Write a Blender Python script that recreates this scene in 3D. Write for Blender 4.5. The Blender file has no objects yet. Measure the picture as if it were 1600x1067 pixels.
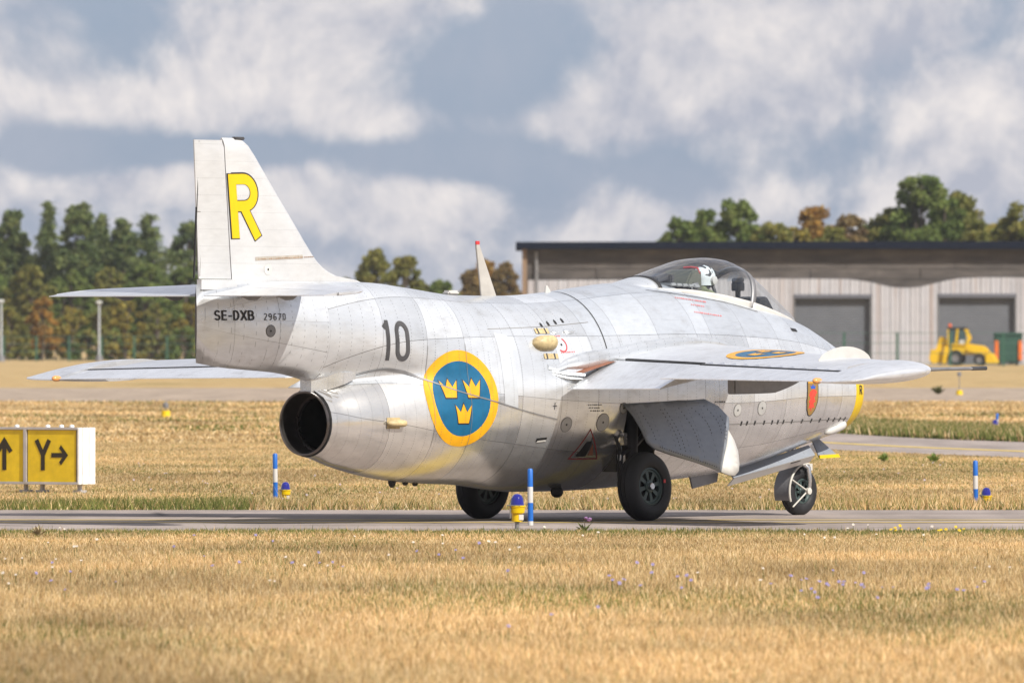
import bpy, bmesh, math, random
import numpy as np
from mathutils import Vector, Matrix
R = math.radians
rnd = random.Random(29)
sc = bpy.context.scene
col = sc.collection

# ------------------------------------------------------------------ camera
CAM_H = 1.82            # a standing photographer
FPX = 17050.0           # focal length in pixels of a 1600 px wide picture
cam = bpy.data.cameras.new('camera'); camo = bpy.data.objects.new('camera', cam); col.objects.link(camo)
cam.sensor_width = 36.0; cam.lens = FPX / 1600.0 * 36.0
cam.clip_start = 1.0; cam.clip_end = 30000.0
camo.location = (0, 0, CAM_H)
camo.rotation_euler = (R(90) - 3.5 / FPX, 0, 0)
cam.dof.use_dof = True; cam.dof.focus_distance = 107.5; cam.dof.aperture_fstop = 8.0
sc.camera = camo

# ------------------------------------------------------------------ sky and sun
SUN_EL, SUN_AZ = 41.0, 137.0     # azimuth clockwise from the viewing direction
sd = Vector((math.sin(R(SUN_AZ)) * math.cos(R(SUN_EL)), math.cos(R(SUN_AZ)) * math.cos(R(SUN_EL)), math.sin(R(SUN_EL))))
world = bpy.data.worlds.new('World'); sc.world = world; world.use_nodes = True
def build_sky():
    nt = world.node_tree; N = nt.nodes; L = nt.links; N.clear()
    out = N.new('ShaderNodeOutputWorld'); bg = N.new('ShaderNodeBackground'); bg.inputs[1].default_value = 0.1
    sky = N.new('ShaderNodeTexSky'); sky.sky_type = 'NISHITA'; sky.sun_disc = False
    sky.sun_elevation = R(SUN_EL); sky.sun_rotation = R(SUN_AZ); sky.altitude = 20; sky.air_density = 1.0; sky.dust_density = 0.4; sky.ozone_density = 1.6
    def math_(op, a, b=None, c=None, clamp=False):
        m = N.new('ShaderNodeMath'); m.operation = op; m.use_clamp = clamp
        for i, v in enumerate((a, b, c)):
            if v is None: continue
            if isinstance(v, (int, float)): m.inputs[i].default_value = v
            else: L.new(v, m.inputs[i])
        return m.outputs[0]
    tc = N.new('ShaderNodeTexCoord'); sep = N.new('ShaderNodeSeparateXYZ'); L.new(tc.outputs['Generated'], sep.inputs[0])
    x, y, z = sep.outputs
    az = math_('ARCTAN2', x, y)                      # 0 straight ahead
    zz = math_('MAXIMUM', z, 0.0)
    # clouds are small and flat near the horizon and larger overhead
    lv = math_('MULTIPLY', math_('LOGARITHM', math_('ADD', zz, 0.05), math.e), 1.5)
    us = math_('DIVIDE', 24.0, math_('ADD', 1.0, math_('MULTIPLY', math_('MULTIPLY', zz, zz), 7.0)))
    hx = math_('MULTIPLY', x, us); hy = math_('MULTIPLY', y, us)
    cmb = N.new('ShaderNodeCombineXYZ'); L.new(hx, cmb.inputs[0]); L.new(hy, cmb.inputs[1]); L.new(lv, cmb.inputs[2])
    def noise(scale, detail, rough, off, dist=0.0):
        mp = N.new('ShaderNodeMapping'); mp.inputs['Location'].default_value = off; L.new(cmb.outputs[0], mp.inputs[0])
        n = N.new('ShaderNodeTexNoise'); n.inputs['Scale'].default_value = scale; n.inputs['Detail'].default_value = detail
        n.inputs['Roughness'].default_value = rough; n.inputs['Distortion'].default_value = dist; L.new(mp.outputs[0], n.inputs[0])
        return n.outputs[0]
    big = noise(1.3, 3.0, 0.5, (3.1, 0, 1.7)); fine = noise(2.7, 10.0, 0.60, (7.7, 1.0, 0.4), 0.2); tone = noise(2.2, 7.0, 0.58, (1.3, 5.0, 2.2), 0.2); up = noise(2.7, 10.0, 0.60, (7.7, 1.0, 0.4 + 0.07), 0.2)
    # the cloud banks ahead, each at its own bearing and height (degrees)
    el = math_('ARCSINE', z)
    banks = SKY_BANKS
    acc = None
    for (ba, be, sa, se, amp) in banks:
        da = math_('DIVIDE', math_('SUBTRACT', az, R(ba)), R(sa)); de = math_('DIVIDE', math_('SUBTRACT', el, R(be)), R(se))
        d2 = math_('ADD', math_('MULTIPLY', da, da), math_('MULTIPLY', de, de))
        g = math_('MULTIPLY', math_('POWER', math.e, math_('MULTIPLY', d2, -1.0)), amp)
        acc = g if acc is None else math_('ADD', acc, g)
    v = math_('ADD', math_('ADD', math_('MULTIPLY', math_('SUBTRACT', big, 0.5), 0.5), math_('MULTIPLY', math_('SUBTRACT', fine, 0.5), 1.7)), math_('ADD', acc, 0.06))
    cov = N.new('ShaderNodeMapRange'); cov.interpolation_type = 'SMOOTHSTEP'
    cov.inputs[1].default_value = -0.22; cov.inputs[2].default_value = 0.20; L.new(v, cov.inputs[0])
    tr = N.new('ShaderNodeMapRange'); tr.inputs[1].default_value = 0.3; tr.inputs[2].default_value = 0.7; L.new(tone, tr.inputs[0])
    cc = N.new('ShaderNodeMix'); cc.data_type = 'RGBA'
    lit = math_('MULTIPLY', math_('SUBTRACT', fine, up), 3.6)          # tops are lit, undersides grey
    L.new(math_('ADD', math_('ADD', math_('MULTIPLY', tr.outputs[0], 0.5), 0.12), math_('ADD', lit, math_('MULTIPLY', v, 0.35)), None, True), cc.inputs[0])
    cc.inputs[6].default_value = (4.0, 4.2, 4.95, 1); cc.inputs[7].default_value = (7.63, 7.19, 7.03, 1)
    # the blue gaps lie behind thin high cloud: the clear sky seen through a veil
    veil = N.new('ShaderNodeMix'); veil.data_type = 'RGBA'; veil.inputs[0].default_value = 0.8
    L.new(sky.outputs[0], veil.inputs[6]); veil.inputs[7].default_value = (1.75, 2.5, 4.15, 1)
    far = N.new('ShaderNodeMapRange'); far.interpolation_type = 'SMOOTHSTEP'; far.inputs[1].default_value = 0.38; far.inputs[2].default_value = 0.66; far.inputs[4].default_value = 0.5
    L.new(noise(1.5, 8.0, 0.58, (11.3, 2.0, 6.2), 0.3), far.inputs[0])
    v2 = N.new('ShaderNodeMix'); v2.data_type = 'RGBA'; L.new(far.outputs[0], v2.inputs[0]); L.new(veil.outputs[2], v2.inputs[6]); v2.inputs[7].default_value = (3.9, 4.15, 4.9, 1)
    mx = N.new('ShaderNodeMix'); mx.data_type = 'RGBA'
    L.new(cov.outputs[0], mx.inputs[0]); L.new(v2.outputs[2], mx.inputs[6]); L.new(cc.outputs[2], mx.inputs[7])
    L.new(mx.outputs[2], bg.inputs[0]); L.new(bg.outputs[0], out.inputs[0])
# bearing, elevation, half widths, strength; + cloud, - gap
def _bk(px, py, wx, wy, amp): k = math.degrees(1 / FPX); return ((px - 800) * k, (530 - py) * k, wx * k, wy * k, amp)
SKY_BANKS = [_bk(440, 70, 200, 75, .36), _bk(560, 20, 120, 45, .25), _bk(230, 160, 210, 32, .34), _bk(90, 60, 130, 55, .02), _bk(740, 105, 130, 75, -.50), _bk(880, 60, 110, 80, -.34),
             _bk(800, 190, 230, 30, .16), _bk(1110, 85, 130, 75, .46), _bk(1330, 40, 180, 70, .30), _bk(1400, 150, 260, 50, .16), _bk(1540, 200, 130, 90, .34), _bk(60, 235, 140, 38, -.50), _bk(360, 232, 150, 18, -.35), _bk(640, 245, 250, 32, -.45),
             _bk(1000, 275, 260, 40, -.42), _bk(240, 290, 110, 26, .52), _bk(460, 290, 50, 45, .45), _bk(660, 330, 140, 40, .42), _bk(850, 330, 80, 40, -.25), _bk(1330, 300, 300, 45, .20), _bk(60, 330, 80, 40, -.1), _bk(1020, 350, 90, 25, .25)]
build_sky()
sun = bpy.data.lights.new('sun', 'SUN'); sun.energy = 4.8; sun.angle = R(0.53); sun.color = (1.0, 0.94, 0.85)
suno = bpy.data.objects.new('sun', sun); col.objects.link(suno)
suno.rotation_euler = (-sd).to_track_quat('-Z', 'Y').to_euler(); suno.location = (40, -40, 60)

vs = sc.view_settings; vs.view_transform = 'Standard'; vs.look = 'None'; vs.exposure = 0.22; vs.gamma = 1.0; vs.use_curve_mapping = False
sc.cycles.max_bounces = 8; sc.cycles.transparent_max_bounces = 16; sc.cycles.caustics_reflective = False; sc.cycles.caustics_refractive = False
sc.cycles.use_denoising = True

# ------------------------------------------------------------------ helpers
def ground_at(px, py):
    """the ground point seen at a pixel of the 1600 x 1067 photograph (used to survey the site)"""
    Y = CAM_H * FPX / (py - 530.0); return ((px - 800) / FPX * Y, Y)
def tag(o, label=None, cat=None, group=None, kind=None):
    if label: o['label'] = label
    if cat: o['category'] = cat
    if group: o['group'] = group
    if kind: o['kind'] = kind
    return o
def empty(name, loc=(0, 0, 0), rz=0.0):
    o = bpy.data.objects.new(name, None); col.objects.link(o); o.location = loc; o.rotation_euler = (0, 0, rz); o.empty_display_size = 0.3
    return o
def mesh(name, verts, faces, smooth=False):
    me = bpy.data.meshes.new(name); me.from_pydata([tuple(v) for v in verts], [], faces); me.update()
    if smooth: me.shade_smooth()
    return me
def obj(name, me, mat=None, parent=None):
    if mat is not None and not me.materials: me.materials.append(mat)
    o = bpy.data.objects.new(name, me); col.objects.link(o)
    if parent is not None: o.parent = parent
    return o
class MB:
    def __init__(s): s.v = []; s.f = []; s.m = []; s.mi = 0
    def add(s, vs_, fs_):
        n = len(s.v); s.v += [Vector(v) for v in vs_]; s.f += [tuple(i + n for i in f) for f in fs_]; s.m += [s.mi] * len(fs_); return s
    def box(s, c, d, rot=None):
        c = Vector(c); M = rot if rot is not None else Matrix.Identity(3)
        vs_ = [c + M @ Vector((x * d[0] / 2, y * d[1] / 2, z * d[2] / 2)) for x in (-1, 1) for y in (-1, 1) for z in (-1, 1)]
        return s.add(vs_, [(0, 1, 3, 2), (4, 6, 7, 5), (0, 4, 5, 1), (2, 3, 7, 6), (0, 2, 6, 4), (1, 5, 7, 3)])
    def tube(s, pts, rad, n=10, cap=True):
        pts = [Vector(p) for p in pts]; rs = rad if isinstance(rad, (list, tuple)) else [rad] * len(pts)
        vs_ = []; up = None
        for i, p in enumerate(pts):
            t = (pts[min(i + 1, len(pts) - 1)] - pts[max(i - 1, 0)]).normalized()
            if up is None: up = Vector((0, 0, 1)) if abs(t.z) < .9 else Vector((1, 0, 0))
            u = t.cross(up).normalized(); w = u.cross(t).normalized(); up = w
            for k in range(n):
                q = 2 * math.pi * k / n; vs_.append(p + (u * math.cos(q) + w * math.sin(q)) * rs[i])
        fs_ = [(i * n + k, i * n + (k + 1) % n, (i + 1) * n + (k + 1) % n, (i + 1) * n + k) for i in range(len(pts) - 1) for k in range(n)]
        if cap: fs_ += [tuple(range(n))[::-1], tuple((len(pts) - 1) * n + k for k in range(n))]
        return s.add(vs_, fs_)
    def lathe(s, prof, o=(0, 0, 0), ax=(0, 0, 1), n=32, close=False):
        """prof: (distance along the axis, radius)"""
        o = Vector(o); ax = Vector(ax).normalized(); u = ax.orthogonal().normalized(); w = ax.cross(u); vs_ = []
        for (h, r) in prof:
            for k in range(n):
                q = 2 * math.pi * k / n; vs_.append(o + ax * h + (u * math.cos(q) + w * math.sin(q)) * r)
        m = len(prof); rng = m if close else m - 1
        fs_ = [(i * n + k, i * n + (k + 1) % n, ((i + 1) % m) * n + (k + 1) % n, ((i + 1) % m) * n + k) for i in range(rng) for k in range(n)]
        return s.add(vs_, fs_)
    def prism(s, poly, d):
        """poly: 3D outline, extruded by the vector d"""
        d = Vector(d); n = len(poly); a = [Vector(p) for p in poly]; b = [p + d for p in a]
        return s.add(a + b, [tuple(range(n))[::-1], tuple(range(n, 2 * n))] + [(i, (i + 1) % n, n + (i + 1) % n, n + i) for i in range(n)])
    def build(s, name, mat, parent=None, smooth=None, bevel=0.0, fix=True, seg=2):
        me = bpy.data.meshes.new(name); me.from_pydata([tuple(v) for v in s.v], [], s.f)
        mats = mat if isinstance(mat, (list, tuple)) else [mat]
        for m in mats: me.materials.append(m)
        if len(mats) > 1: me.polygons.foreach_set('material_index', s.m)
        if fix or bevel:
            bm = bmesh.new(); bm.from_mesh(me)
            if fix: bmesh.ops.recalc_face_normals(bm, faces=bm.faces)
            if bevel:
                es = [e for e in bm.edges if len(e.link_faces) == 2 and e.calc_face_angle(0) > 0.5]
                bmesh.ops.bevel(bm, geom=es, offset=bevel, segments=seg, affect='EDGES', clamp_overlap=True)
            bm.to_mesh(me); bm.free()
        me.update()
        if smooth is not None:
            me.shade_smooth()
            if smooth > 0: me.set_sharp_from_angle(angle=R(smooth))
        return obj(name, me, None, parent)
# ------------------------------------------------------------------ materials
class NT:
    def __init__(s, name):
        s.mat = bpy.data.materials.new(name); s.mat.use_nodes = True; s.t = s.mat.node_tree; s.N = s.t.nodes; s.L = s.t.links
        s.b = s.N['Principled BSDF']
    def n(s, kind, **kw):
        x = s.N.new(kind)
        for k, v in kw.items(): setattr(x, k, v)
        return x
    def set(s, inp, v):
        if isinstance(v, bpy.types.NodeSocket): s.L.new(v, inp)
        elif isinstance(v, (tuple, list)) and len(v) == 3 and inp.type == 'RGBA': inp.default_value = (*v, 1)
        else: inp.default_value = v
    def p(s, **kw):
        names = dict(color='Base Color', metal='Metallic', rough='Roughness', normal='Normal', spec='Specular IOR Level', alpha='Alpha', trans='Transmission Weight', coat='Coat Weight', sub='Subsurface Weight', emit='Emission Color', estr='Emission Strength', ior='IOR', sheen='Sheen Weight')
        for k, v in kw.items(): s.set(s.b.inputs[names[k]], v)
        return s
    def m(s, op, a, b=None, c=None, clamp=False):
        x = s.n('ShaderNodeMath', operation=op, use_clamp=clamp)
        for i, v in enumerate((a, b, c)):
            if v is not None: s.set(x.inputs[i], v)
        return x.outputs[0]
    def coord(s, which='Object'): return s.n('ShaderNodeTexCoord').outputs[which]
    def pos(s): return s.n('ShaderNodeNewGeometry').outputs['Position']
    def map(s, v, scale=(1, 1, 1), loc=(0, 0, 0), rot=(0, 0, 0)):
        x = s.n('ShaderNodeMapping'); s.L.new(v, x.inputs[0]); x.inputs['Scale'].default_value = scale; x.inputs['Location'].default_value = loc; x.inputs['Rotation'].default_value = rot; return x.outputs[0]
    def noise(s, v, scale, detail=4.0, rough=0.55, dist=0.0, out=0):
        x = s.n('ShaderNodeTexNoise'); s.L.new(v, x.inputs['Vector']); x.inputs['Scale'].default_value = scale; x.inputs['Detail'].default_value = detail; x.inputs['Roughness'].default_value = rough; x.inputs['Distortion'].default_value = dist
        return x.outputs[out]
    def vor(s, v, scale, feature='F1', out='Distance'):
        x = s.n('ShaderNodeTexVoronoi', feature=feature); s.L.new(v, x.inputs['Vector']); x.inputs['Scale'].default_value = scale; return x.outputs[out]
    def ramp(s, f, stops, interp='LINEAR'):
        x = s.n('ShaderNodeValToRGB'); x.color_ramp.interpolation = interp; e = x.color_ramp.elements
        while len(e) < len(stops): e.new(0.5)
        for i, (p_, c_) in enumerate(stops):
            e[i].position = p_; e[i].color = (*c_, 1) if len(c_) == 3 else c_
        s.L.new(f, x.inputs[0]); return x.outputs[0]
    def rng(s, v, a, b, c=0.0, d=1.0, smooth=False):
        x = s.n('ShaderNodeMapRange'); x.interpolation_type = 'SMOOTHSTEP' if smooth else 'LINEAR'
        s.set(x.inputs[0], v)
        for i, q in enumerate((a, b, c, d)): s.set(x.inputs[i + 1], q)
        return x.outputs[0]
    def mix(s, f, a, b, mode='MIX'):
        x = s.n('ShaderNodeMix', data_type='RGBA', blend_type=mode); s.set(x.inputs[0], f); s.set(x.inputs[6], a); s.set(x.inputs[7], b); return x.outputs[2]
    def sep(s, v):
        x = s.n('ShaderNodeSeparateXYZ'); s.L.new(v, x.inputs[0]); return x.outputs
    def bump(s, h, strength=0.3, dist=0.01, normal=None):
        x = s.n('ShaderNodeBump'); x.inputs['Strength'].default_value = strength; x.inputs['Distance'].default_value = dist; s.L.new(h, x.inputs['Height'])
        if normal is not None: s.L.new(normal, x.inputs['Normal'])
        return x.outputs[0]
    def rand(s): return s.n('ShaderNodeObjectInfo').outputs['Random']

def plain(name, c, rough=0.5, metal=0.0, var=0.12, scale=6.0, spec=0.5, bump=0.0):
    t = NT(name); o = t.coord('Object'); n = t.noise(o, scale, 5, 0.6)
    k = t.rng(n, 0.3, 0.7, 1 - var, 1 + var)
    cc = t.mix(1.0, c, t.n('ShaderNodeCombineColor').outputs[0], 'MULTIPLY')
    comb = cc.node.inputs[7].links[0].from_node
    for i in range(3): t.L.new(k, comb.inputs[i])
    t.p(color=cc, rough=t.rng(n, 0.3, 0.7, max(rough - .08, .02), min(rough + .08, 1)), metal=metal, spec=spec)
    if bump: t.p(normal=t.bump(t.noise(o, scale * 6, 4), bump, 0.004))
    return t.mat

def metal_mat(name, base, metal, rough, axis='X', pitch=0.15, dirt=0.5, streak=0.0, tint=0.07, riv=1.0):
    """lacquered bare aluminium: every sheet a slightly different tone, rows of rivets, thin grime"""
    t = NT(name); o = t.coord('Object'); x, y, z = t.sep(o)
    rn = t.rand()
    big = t.noise(o, 1.7, 4, 0.6); mid = t.noise(t.map(o, (3, 3, 9)), 2.3, 6, 0.65); fin = t.noise(o, 26, 4, 0.6)
    k = t.m('ADD', t.rng(rn, 0, 1, 1 - tint, 1 + tint), t.m('ADD', t.rng(big, .3, .7, -.07, .06), t.rng(mid, .3, .75, .05, -.07)))
    # rivet rows
    ax = {'X': x, 'Y': y, 'Z': z}[axis]; along = {'X': t.m('MULTIPLY', t.m('ARCTAN2', y, t.m('SUBTRACT', z, 1.3)), 0.8), 'Y': x, 'Z': x}[axis]
    row = t.m('ABSOLUTE', t.m('SUBTRACT', t.m('FRACT', t.m('DIVIDE', ax, pitch)), 0.5))
    row = t.m('LESS_THAN', row, 0.0042 / pitch)
    dot = t.m('LESS_THAN', t.m('ABSOLUTE', t.m('SUBTRACT', t.m('FRACT', t.m('DIVIDE', along, 0.026)), 0.5)), 0.2)
    rv = t.m('MULTIPLY', t.m('MULTIPLY', row, dot), 0.34 * riv)
    k = t.m('SUBTRACT', k, rv)
    c = t.n('ShaderNodeCombineColor')
    for i in range(3): t.L.new(t.m('MULTIPLY', k, base[i]), c.inputs[i])
    g = t.rng(t.noise(t.map(o, (1.2, 1.2, 2.4)), 2.6, 8, 0.7), .48, .78, 0, dirt, True)
    cc = t.mix(g, c.outputs[0], (0.30, 0.27, 0.23))
    if streak:
        sv = t.rng(t.noise(t.map(o, (1.3, 14, 14)), 2.0, 6, 0.7), .5, .74, 0, streak, True); cc = t.mix(sv, cc, (0.22, 0.20, 0.19))
    r = t.m('ADD', t.m('ADD', rough - .06, t.m('MULTIPLY', mid, 0.10)), t.m('MULTIPLY', rn, 0.12))
    h = t.m('ADD', t.m('MULTIPLY', t.noise(o, 4.2, 2, 0.4), 1.0), t.m('MULTIPLY', fin, 0.015))
    t.p(color=cc, metal=metal, rough=r, normal=t.bump(h, 0.20, 0.03), spec=0.5)
    return t.mat

M = {}
M['skin'] = metal_mat('fuselage_aluminium', (.80, .83, .86), .70, .28, 'X', .152, .36, tint=.08)
M['wing'] = metal_mat('wing_aluminium', (.86, .88, .91), .72, .30, 'Y', .23, .30, .34, riv=.7)
M['fin'] = metal_mat('fin_aluminium', (.70, .71, .72), .42, .38, 'Z', .165, .16, riv=.6)
M['belly'] = metal_mat('belly_aluminium', (.80, .82, .84), .82, .21, 'X', .152, .36, tint=.08)
M['hood'] = metal_mat('hood_aluminium', (.82, .86, .90), .74, .29, 'X', .152, .34, .16, riv=0.0, tint=.025)
M['jet'] = metal_mat('jet_pipe_aluminium', (.88, .86, .82), .85, .22, 'X', .135, .28)
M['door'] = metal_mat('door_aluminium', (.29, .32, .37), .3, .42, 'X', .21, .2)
M['seam'] = plain('panel_gap', (.22, .21, .20), .7)
M['black'] = plain('matt_black', (.012, .012, .013), .6)
M['blackline'] = plain('black_gap_and_seal', (.02, .02, .022), .6)
M['soot'] = plain('sooty_steel', (.05, .045, .042), .42, .6, .3)
M['ring'] = plain('burnt_steel_ring', (.16, .14, .13), .30, .9, .3)
M['blueR'] = plain('roundel_blue', (.003, .11, .23), .42, 0, .16)
M['yelR'] = plain('roundel_yellow', (.78, .38, .008), .42, 0, .14)
M['yellow'] = plain('yellow_paint', (.74, .50, .004), .38, 0, .05)
M['navy'] = plain('marking_black', (.016, .016, .022), .5, 0, .2)
M['grey_mark'] = plain('marking_grey', (.06, .06, .065), .5, 0, .25)
M['red'] = plain('marking_red', (.62, .045, .05), .5, 0, .2)
M['white'] = plain('white_paint', (.58, .57, .55), .42, 0, .06)
M['offwhite'] = plain('cream_paint', (.56, .54, .49), .45, 0, .1)
M['amber'] = plain('aged_yellow_fairing', (.52, .41, .22), .5, 0, .3, 22)
M['rubber'] = plain('tyre_rubber', (.018, .018, .02), .62, 0, .25, 12, .4, .15)
M['hub'] = plain('green_grey_wheel', (.055, .085, .082), .42, .1, .15)
M['steel'] = plain('bright_steel', (.62, .62, .63), .25, .95, .1)
M['greym'] = plain('grey_metal', (.26, .26, .27), .45, .5, .2)
M['brownred'] = plain('primer_brown', (.26, .105, .06), .65, 0, .25)
M['bay'] = plain('wheel_bay', (.07, .065, .055), .7, 0, .3)
M['bayrib'] = plain('wheel_bay_ribs', (.36, .34, .29), .55, .2, .2)
def glass_mat():
    t = NT('canopy_glass'); t.N.remove(t.b)
    tr = t.n('ShaderNodeBsdfTransparent'); tr.inputs[0].default_value = (.92, .95, .97, 1); gl = t.n('ShaderNodeBsdfGlossy'); gl.inputs[0].default_value = (1, 1, 1, 1); gl.inputs['Roughness'].default_value = 0.03
    lw = t.n('ShaderNodeLayerWeight'); lw.inputs[0].default_value = 0.5
    f = t.m('MINIMUM', t.m('ADD', 0.055, t.m('MULTIPLY', t.m('POWER', lw.outputs['Facing'], 4.0), 0.9)), 0.9)
    mx = t.n('ShaderNodeMixShader'); t.L.new(f, mx.inputs[0]); t.L.new(tr.outputs[0], mx.inputs[1]); t.L.new(gl.outputs[0], mx.inputs[2])
    t.L.new(mx.outputs[0], t.N['Material Output'].inputs[0]); return t.mat
M['glass'] = glass_mat()
# ------------------------------------------------------------------ shape of the aircraft (a: metres forward of the tail, r: to the right, z: up)
def curve(pts):
    """smooth curve through (x, y...) rows, monotone cubic"""
    P = np.array(pts, float); X = P[:, 0]; Ys = P[:, 1:]
    h = np.diff(X)[:, None]; d = np.diff(Ys, axis=0) / h; m = np.zeros_like(Ys)
    m[0] = d[0]; m[-1] = d[-1]
    for i in range(1, len(X) - 1):
        for j in range(Ys.shape[1]):
            a, b = d[i - 1, j], d[i, j]
            m[i, j] = 0 if a * b <= 0 else 2 * a * b / (a + b)
    X = X.tolist(); Ys = Ys.tolist(); m = m.tolist(); cache = {}
    def f(x):
        if x in cache: return cache[x]
        xx = min(max(x, X[0]), X[-1]); i = 0
        while i < len(X) - 2 and xx >= X[i + 1]: i += 1
        hh = X[i + 1] - X[i]; t = (xx - X[i]) / hh; t2 = t * t; t3 = t2 * t
        c0, c1, c2, c3 = 2 * t3 - 3 * t2 + 1, (t3 - 2 * t2 + t) * hh, -2 * t3 + 3 * t2, (t3 - t2) * hh
        v = [c0 * p + c1 * q + c2 * u + c3 * w for p, q, u, w in zip(Ys[i], m[i], Ys[i + 1], m[i + 1])]
        if len(cache) > 50000: cache.clear()
        cache[x] = v; return v
    return f
A_NOZ = 1.62
BARREL = curve([(1.6, .668, 1.325, .325), (1.74, .642, 1.365, .35), (2.0, .568, 1.45, .425), (2.5, .465, 1.57, .53), (3.07, .385, 1.69, .63), (3.76, .33, 1.86, .735), (4.7, .292, 2.1, .83)])      # bottom, top, half width
BOOM = curve([(-.02, 2.35, 1.59, .014), (.35, 2.37, 1.545, .105), (1.15, 2.385, 1.49, .24), (1.74, 2.39, 1.385, .32), (2.4, 2.385, 1.30, .42), (3.0, 2.35, 1.15, .52), (3.76, 2.295, 1.0, .64), (4.7, 2.26, .8, .76)])      # top, bottom, half width
# top, bottom, half width, exponent of the upper half
BODY = curve([(3.4, 2.32, .35, .70, 2.0), (4.45, 2.255, .30, .80, 2.0), (4.75, 2.26, .292, .83, 2.02), (5.25, 2.29, .290, .86, 2.06), (5.75, 2.34, .298, .875, 2.1), (6.4, 2.39, .33, .875, 2.14), (7.0, 2.385, .375, .86, 2.16),
              (7.5, 2.34, .41, .835, 2.16), (8.0, 2.265, .455, .795, 2.14), (8.5, 2.17, .545, .735, 2.1), (8.85, 2.09, .62, .68, 2.08), (9.2, 1.99, .70, .615, 2.05), (9.55, 1.85, .775, .535, 2.0), (9.80, 1.735, .83, .475, 2.0), (9.90, 1.69, .86, .445, 2.0)])
ZC = curve([(-.02, 1.97), (1.0, 1.94), (1.70, 1.90)])
ZC2 = curve([(1.6, 1.365), (2.5, 1.42), (3.2, 1.38), (4.7, 1.28), (6.0, 1.24), (7.5, 1.25), (8.8, 1.29), (9.9, 1.275)])
def ell(phi, dz, w, h):
    s_, c_ = math.sin(phi), math.cos(phi)
    A = s_ * s_ / w / w + c_ * c_ / h / h; B = -2 * c_ * dz / h / h; C = dz * dz / h / h - 1; D = B * B - 4 * A * C
    return 0.0 if D <= 0 else max(0.0, (-B + math.sqrt(D)) / (2 * A))
def sst(x, a, b): t = min(max((x - a) / (b - a), 0), 1); return t * t * (3 - 2 * t)
def r_body(a, phi, zc):
    zt, zb, w, n = BODY(a); c_ = math.cos(phi); s_ = abs(math.sin(phi))
    h = zt - zc if c_ >= 0 else zc - zb; e = n if c_ >= 0 else 2.0
    return ((s_ / w) ** e + (abs(c_) / h) ** e) ** (-1 / e)
def r_two(a, phi, zc):
    b0, b1, bw = BARREL(a); t1, t0, tw = BOOM(a)
    x = ell(phi, (b0 + b1) / 2 - zc, bw, (b1 - b0) / 2); y = ell(phi, (t0 + t1) / 2 - zc, tw, (t1 - t0) / 2)
    k = .012 + .30 * sst(a, 1.9, 4.2)
    return (x + y + math.sqrt((x - y) ** 2 + k * k)) / 2 - k / 2 * sst(a, 1.9, 4.2)*0.6
def S(a, phi, off=0.0):
    """point on the main body, phi from the top towards the right side"""
    zc = float(ZC2(a)[0]); w = sst(a, 3.6, 4.7)
    r = (1 - w) * r_two(a, phi, zc) if w < 1 else 0.0
    if w > 0: r += w * r_body(a, phi, zc)
    r += off
    return Vector((a, -r * math.sin(phi), zc + r * math.cos(phi)))
def SB(a, phi, off=0.0):
    """point on the tail boom"""
    zc = float(ZC(a)[0]); t1, t0, tw = BOOM(a); r = ell(phi, (t0 + t1) / 2 - zc, tw, (t1 - t0) / 2) + off
    return Vector((a, -r * math.sin(phi), zc + r * math.cos(phi)))
def normal_of(fn, a, phi):
    e = 1e-3; p = fn(a + e, phi) - fn(a - e, phi); q = fn(a, phi + e) - fn(a, phi - e); n = q.cross(p)
    n.normalize(); c = fn(a, phi); 
    if n.y * c.y + n.z * (c.z - (float(ZC2(a)[0]) if fn is S else float(ZC(a)[0]))) < 0: n = -n
    return n
def side(fn, a, z, sgn=1):
    """phi on one side of the body at height z"""
    lo, hi = 0.0, math.pi
    for _ in range(22):
        m_ = (lo + hi) / 2
        if fn(a, m_).z > z: lo = m_
        else: hi = m_
    return sgn * (lo + hi) / 2
def W_LE(r): return 7.30 - (r - .9) * .552
def W_TE(r): return 4.52 - (r - .9) * .275
def W_Z(r): return 1.445 - .008 * (r - .9)          # height of the trailing edge
W_SLOPE = .075
def T_LE(r): return 1.36 - (r - .2) * .55
def T_TE(r): return -.05 - (r - .2) * .10
def foil(x): x = min(max(x, 0), 1); return 5 * (.2969 * math.sqrt(x) - .126 * x - .3516 * x * x + .2843 * x ** 3 - .1036 * x ** 4)
def wing_pt(r, x, up, thick=None, sgn=1):
    """x: fraction of the chord from the leading edge, up: +1 top, -1 bottom, 0 middle; sgn +1 right wing"""
    le, te = W_LE(r), W_TE(r); c = le - te; t_ = thick if thick is not None else .105 - .012 * (r - .9) / 4.4
    return Vector((le - c * x, -sgn * r, W_Z(r) + W_SLOPE * c * (1 - x) + up * c * t_ * foil(x) + c * .012 * (1 - (2 * x - 1) ** 2)))
def tail_pt(r, x, up, sgn=1):
    le, te = T_LE(r), T_TE(r); c = le - te
    return Vector((le - c * x, -sgn * r, 2.238 + .075 * c * (1 - x) + up * c * .085 * foil(x)))
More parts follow.
